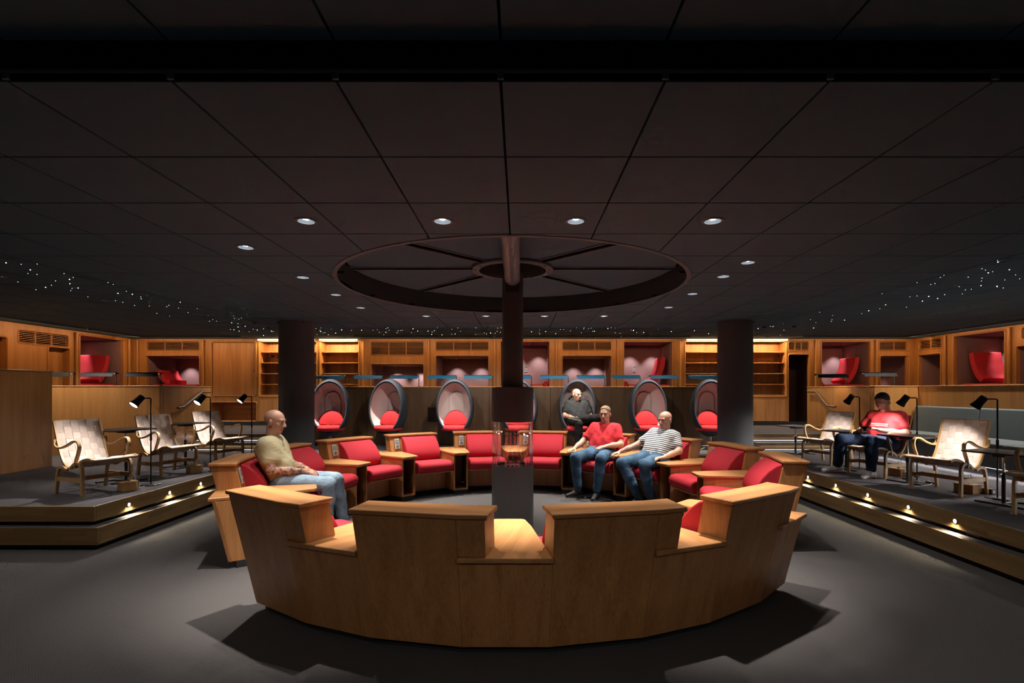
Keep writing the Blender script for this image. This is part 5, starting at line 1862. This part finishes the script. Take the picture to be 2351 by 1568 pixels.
    if hair:
        hv = Vol(H_ - 0.2, H_ + 0.2, 0.006)
        hv.ell(E_(-0.014, 0, 0.040), (0.101, 0.081, 0.088), AX, 0.0, cut=[(E_(0.055, 0, 0.072), nrm(hf * 0.75 - hu * 0.66)), (E_(-0.02, 0, 0.015), nrm(-hu + hf * 0.55))])
        hv.mesh('hair', hair, root)
    return root

SK1, SK2, SK3 = (0.55, 0.30, 0.21), (0.56, 0.31, 0.22), (0.50, 0.25, 0.17)

def ring_pos(deg, r):
    a = R_(deg)
    return (CX + r * math.sin(a), CY - r * math.cos(a), 0.0), R_(deg) + PI / 2     # local +x looks to the centre

def seat_person(deg, label, J, *a, **k_):
    loc, rz = ring_pos(deg, 2.2)
    return person(label, loc, rz, J, *a, **k_)

# man in the beige tee
J = dict(pel=(-0.10, 0.0, 0.60), chest=(-0.22, 0.01, 0.90), neck=(-0.235, 0.02, 1.045), head=(-0.20, 0.035, 1.185), look=(0.97, -0.18, -0.14),
         sL=(-0.22, 0.19, 0.985), sR=(-0.24, -0.17, 0.985), eL=(-0.10, 0.235, 0.74), eR=(-0.16, -0.235, 0.735), wL=(0.10, 0.05, 0.70), wR=(0.09, -0.07, 0.70),
         kL=(0.36, 0.15, 0.575), kR=(0.33, -0.10, 0.565), aL=(0.42, 0.28, 0.085), aR=(0.30, -0.12, 0.085), toeL=(0.85, 0.5, -0.05), toeR=(1, -0.1, -0.05),
         hL=dict(f=(0.75, -0.55, -0.25), p=(-0.1, -0.5, -0.8), t=(0.5, 0.4, 0.5), c=0.45), hR=dict(f=(0.85, 0.45, -0.2), p=(-0.1, 0.5, -0.8), t=(0.4, -0.2, 0.6), c=0.4))
seat_person(-78.75, 'man with shaved head, beige tee and tattooed arms seated at the left of the ring', J, SK1, 'tee_beige', 'jeans_light', 'shoe_black', tattoo=True)

# man in the red polo
J = dict(pel=(-0.09, 0.0, 0.60), chest=(-0.20, 0.0, 0.875), neck=(-0.235, 0.0, 1.02), head=(-0.215, -0.005, 1.15), look=(0.95, 0.12, -0.05),
         sL=(-0.215, 0.195, 0.955), sR=(-0.215, -0.195, 0.955), eL=(-0.13, 0.275, 0.73), eR=(-0.07, -0.30, 0.74), wL=(0.07, 0.135, 0.71), wR=(0.13, -0.335, 0.655),
         kL=(0.37, 0.19, 0.565), kR=(0.42, -0.17, 0.565), aL=(0.30, 0.10, 0.085), aR=(0.31, -0.18, 0.085), toeL=(1, 0.12, -0.05), toeR=(0.78, -0.62, -0.05),
         hL=dict(f=(0.85, -0.5, -0.1), p=(0, -0.1, -1), t=(0.3, -0.9, 0.2), c=0.35), hR=dict(f=(0.95, -0.15, -0.12), p=(0, 0, -1), t=(0, 1, 0), c=0.3))
seat_person(146.25, 'man in a red polo shirt and jeans, hand resting on the side table', J, SK2, 'polo_red', 'jeans', 'shoe_black', hair='hair_fair', collar=True, belly=1.08)

# man in the striped tee
J = dict(pel=(-0.04, 0.0, 0.60), chest=(-0.19, 0.02, 0.845), neck=(-0.235, 0.035, 0.975), head=(-0.215, 0.03, 1.10), look=(0.97, 0.05, -0.1),
         sL=(-0.215, 0.21, 0.90), sR=(-0.20, -0.165, 0.92), eL=(-0.14, 0.32, 0.72), eR=(0.0, -0.28, 0.75), wL=(0.09, 0.285, 0.66), wR=(0.22, -0.375, 0.665),
         kL=(0.40, 0.22, 0.575), kR=(0.44, -0.12, 0.56), aL=(0.14, 0.10, 0.085), aR=(0.21, -0.02, 0.085), toeL=(0.9, 0.35, -0.05), toeR=(0.9, -0.3, -0.05),
         hL=dict(f=(0.9, -0.35, -0.12), p=(0, 0, -1), t=(-0.2, -1, 0), c=0.5), hR=dict(f=(0.9, -0.3, -0.25), p=(0, 0, -1), t=(0, 1, 0.1), c=0.8))
seat_person(123.75, 'bald man in a grey and white striped tee and jeans, slouching', J, SK2, 'tee_stripes', 'jeans', 'shoe_black', belly=1.12)

# man in the red printed tee, holding a phone
a_ = R_(200)
J = dict(pel=(-0.09, 0.0, 0.42), chest=(-0.17, 0.0, 0.695), neck=(-0.185, -0.01, 0.835), head=(-0.135, -0.025, 0.955), look=(0.86, 0.10, -0.42), hup=(0.4, 0, 0.9),
         sL=(-0.175, 0.20, 0.775), sR=(-0.175, -0.20, 0.775), eL=(-0.10, 0.285, 0.56), eR=(-0.08, -0.29, 0.56), wL=(0.10, 0.10, 0.60), wR=(0.11, -0.13, 0.585),
         kL=(0.34, 0.17, 0.47), kR=(0.40, -0.20, 0.47), aL=(0.30, 0.13, 0.085), aR=(0.30, -0.33, 0.085), toeL=(1, 0.12, -0.05), toeR=(0.8, -0.6, -0.05),
         hL=dict(f=(0.6, -0.75, 0.25), p=(0.5, -0.2, -0.8), t=(-0.3, 0, 0.9), c=0.7), hR=dict(f=(0.55, 0.8, 0.2), p=(0.5, 0.3, -0.8), t=(-0.3, 0, 0.9), c=0.7))
pr = person('man in a red printed tee and dark jeans holding a phone in an easy chair', (4.68, 6.66, Z2), a_, J, SK3, 'tee_red_print', 'jeans_dark', 'shoe_white', hair='hair_dark', sole='sole_pale')
ph = MB().box(-0.037, 0.037, -0.075, 0.075, -0.005, 0.005).build('phone', 'phone', None, bevel=0.004)
tag(ph, 'black phone held in both hands by the man in the red printed tee', 'phone')
ca, sa = math.cos(a_), math.sin(a_)
lx, ly, lz = 0.175, -0.015, 0.622
ph.location = (4.68 + lx * ca - ly * sa, 6.66 + lx * sa + ly * ca, Z2 + lz)
ph.rotation_euler = (0, R_(-28), a_)

# man in black in the egg chair, ankle on knee
J = dict(pel=(0.0, 0.0, 0.56), chest=(-0.08, 0.0, 0.78), neck=(-0.09, -0.01, 0.915), head=(-0.055, -0.015, 1.035), look=(0.80, 0.58, -0.06),
         sL=(-0.08, 0.18, 0.86), sR=(-0.08, -0.18, 0.86), eL=(-0.01, 0.24, 0.63), eR=(0.0, -0.25, 0.64), wL=(0.18, 0.20, 0.60), wR=(0.20, -0.10, 0.60),
         kL=(0.26, 0.30, 0.60), kR=(0.42, -0.06, 0.50), aL=(0.40, -0.09, 0.60), aR=(0.42, -0.07, 0.085), toeL=(0.25, -0.9, 0.25), downL=(0.75, -0.1, -0.6), toeR=(1, 0, -0.05),
         hL=dict(f=(0.8, 0.1, -0.3), p=(0, 0.1, -1), t=(0.2, -0.9, 0.2), c=0.4), hR=dict(f=(0.9, 0.1, 0.0), p=(0, 0.3, -1), t=(0, 0.9, 0.2), c=0.5))
person('man in a black tee sitting in an egg chair with one ankle on his knee', (1.095, 9.62, Z2), R_(-90 + 4), J, SK1, 'tee_black', 'trousers_black', 'shoe_black', tattoo=True, sole='sole_green')
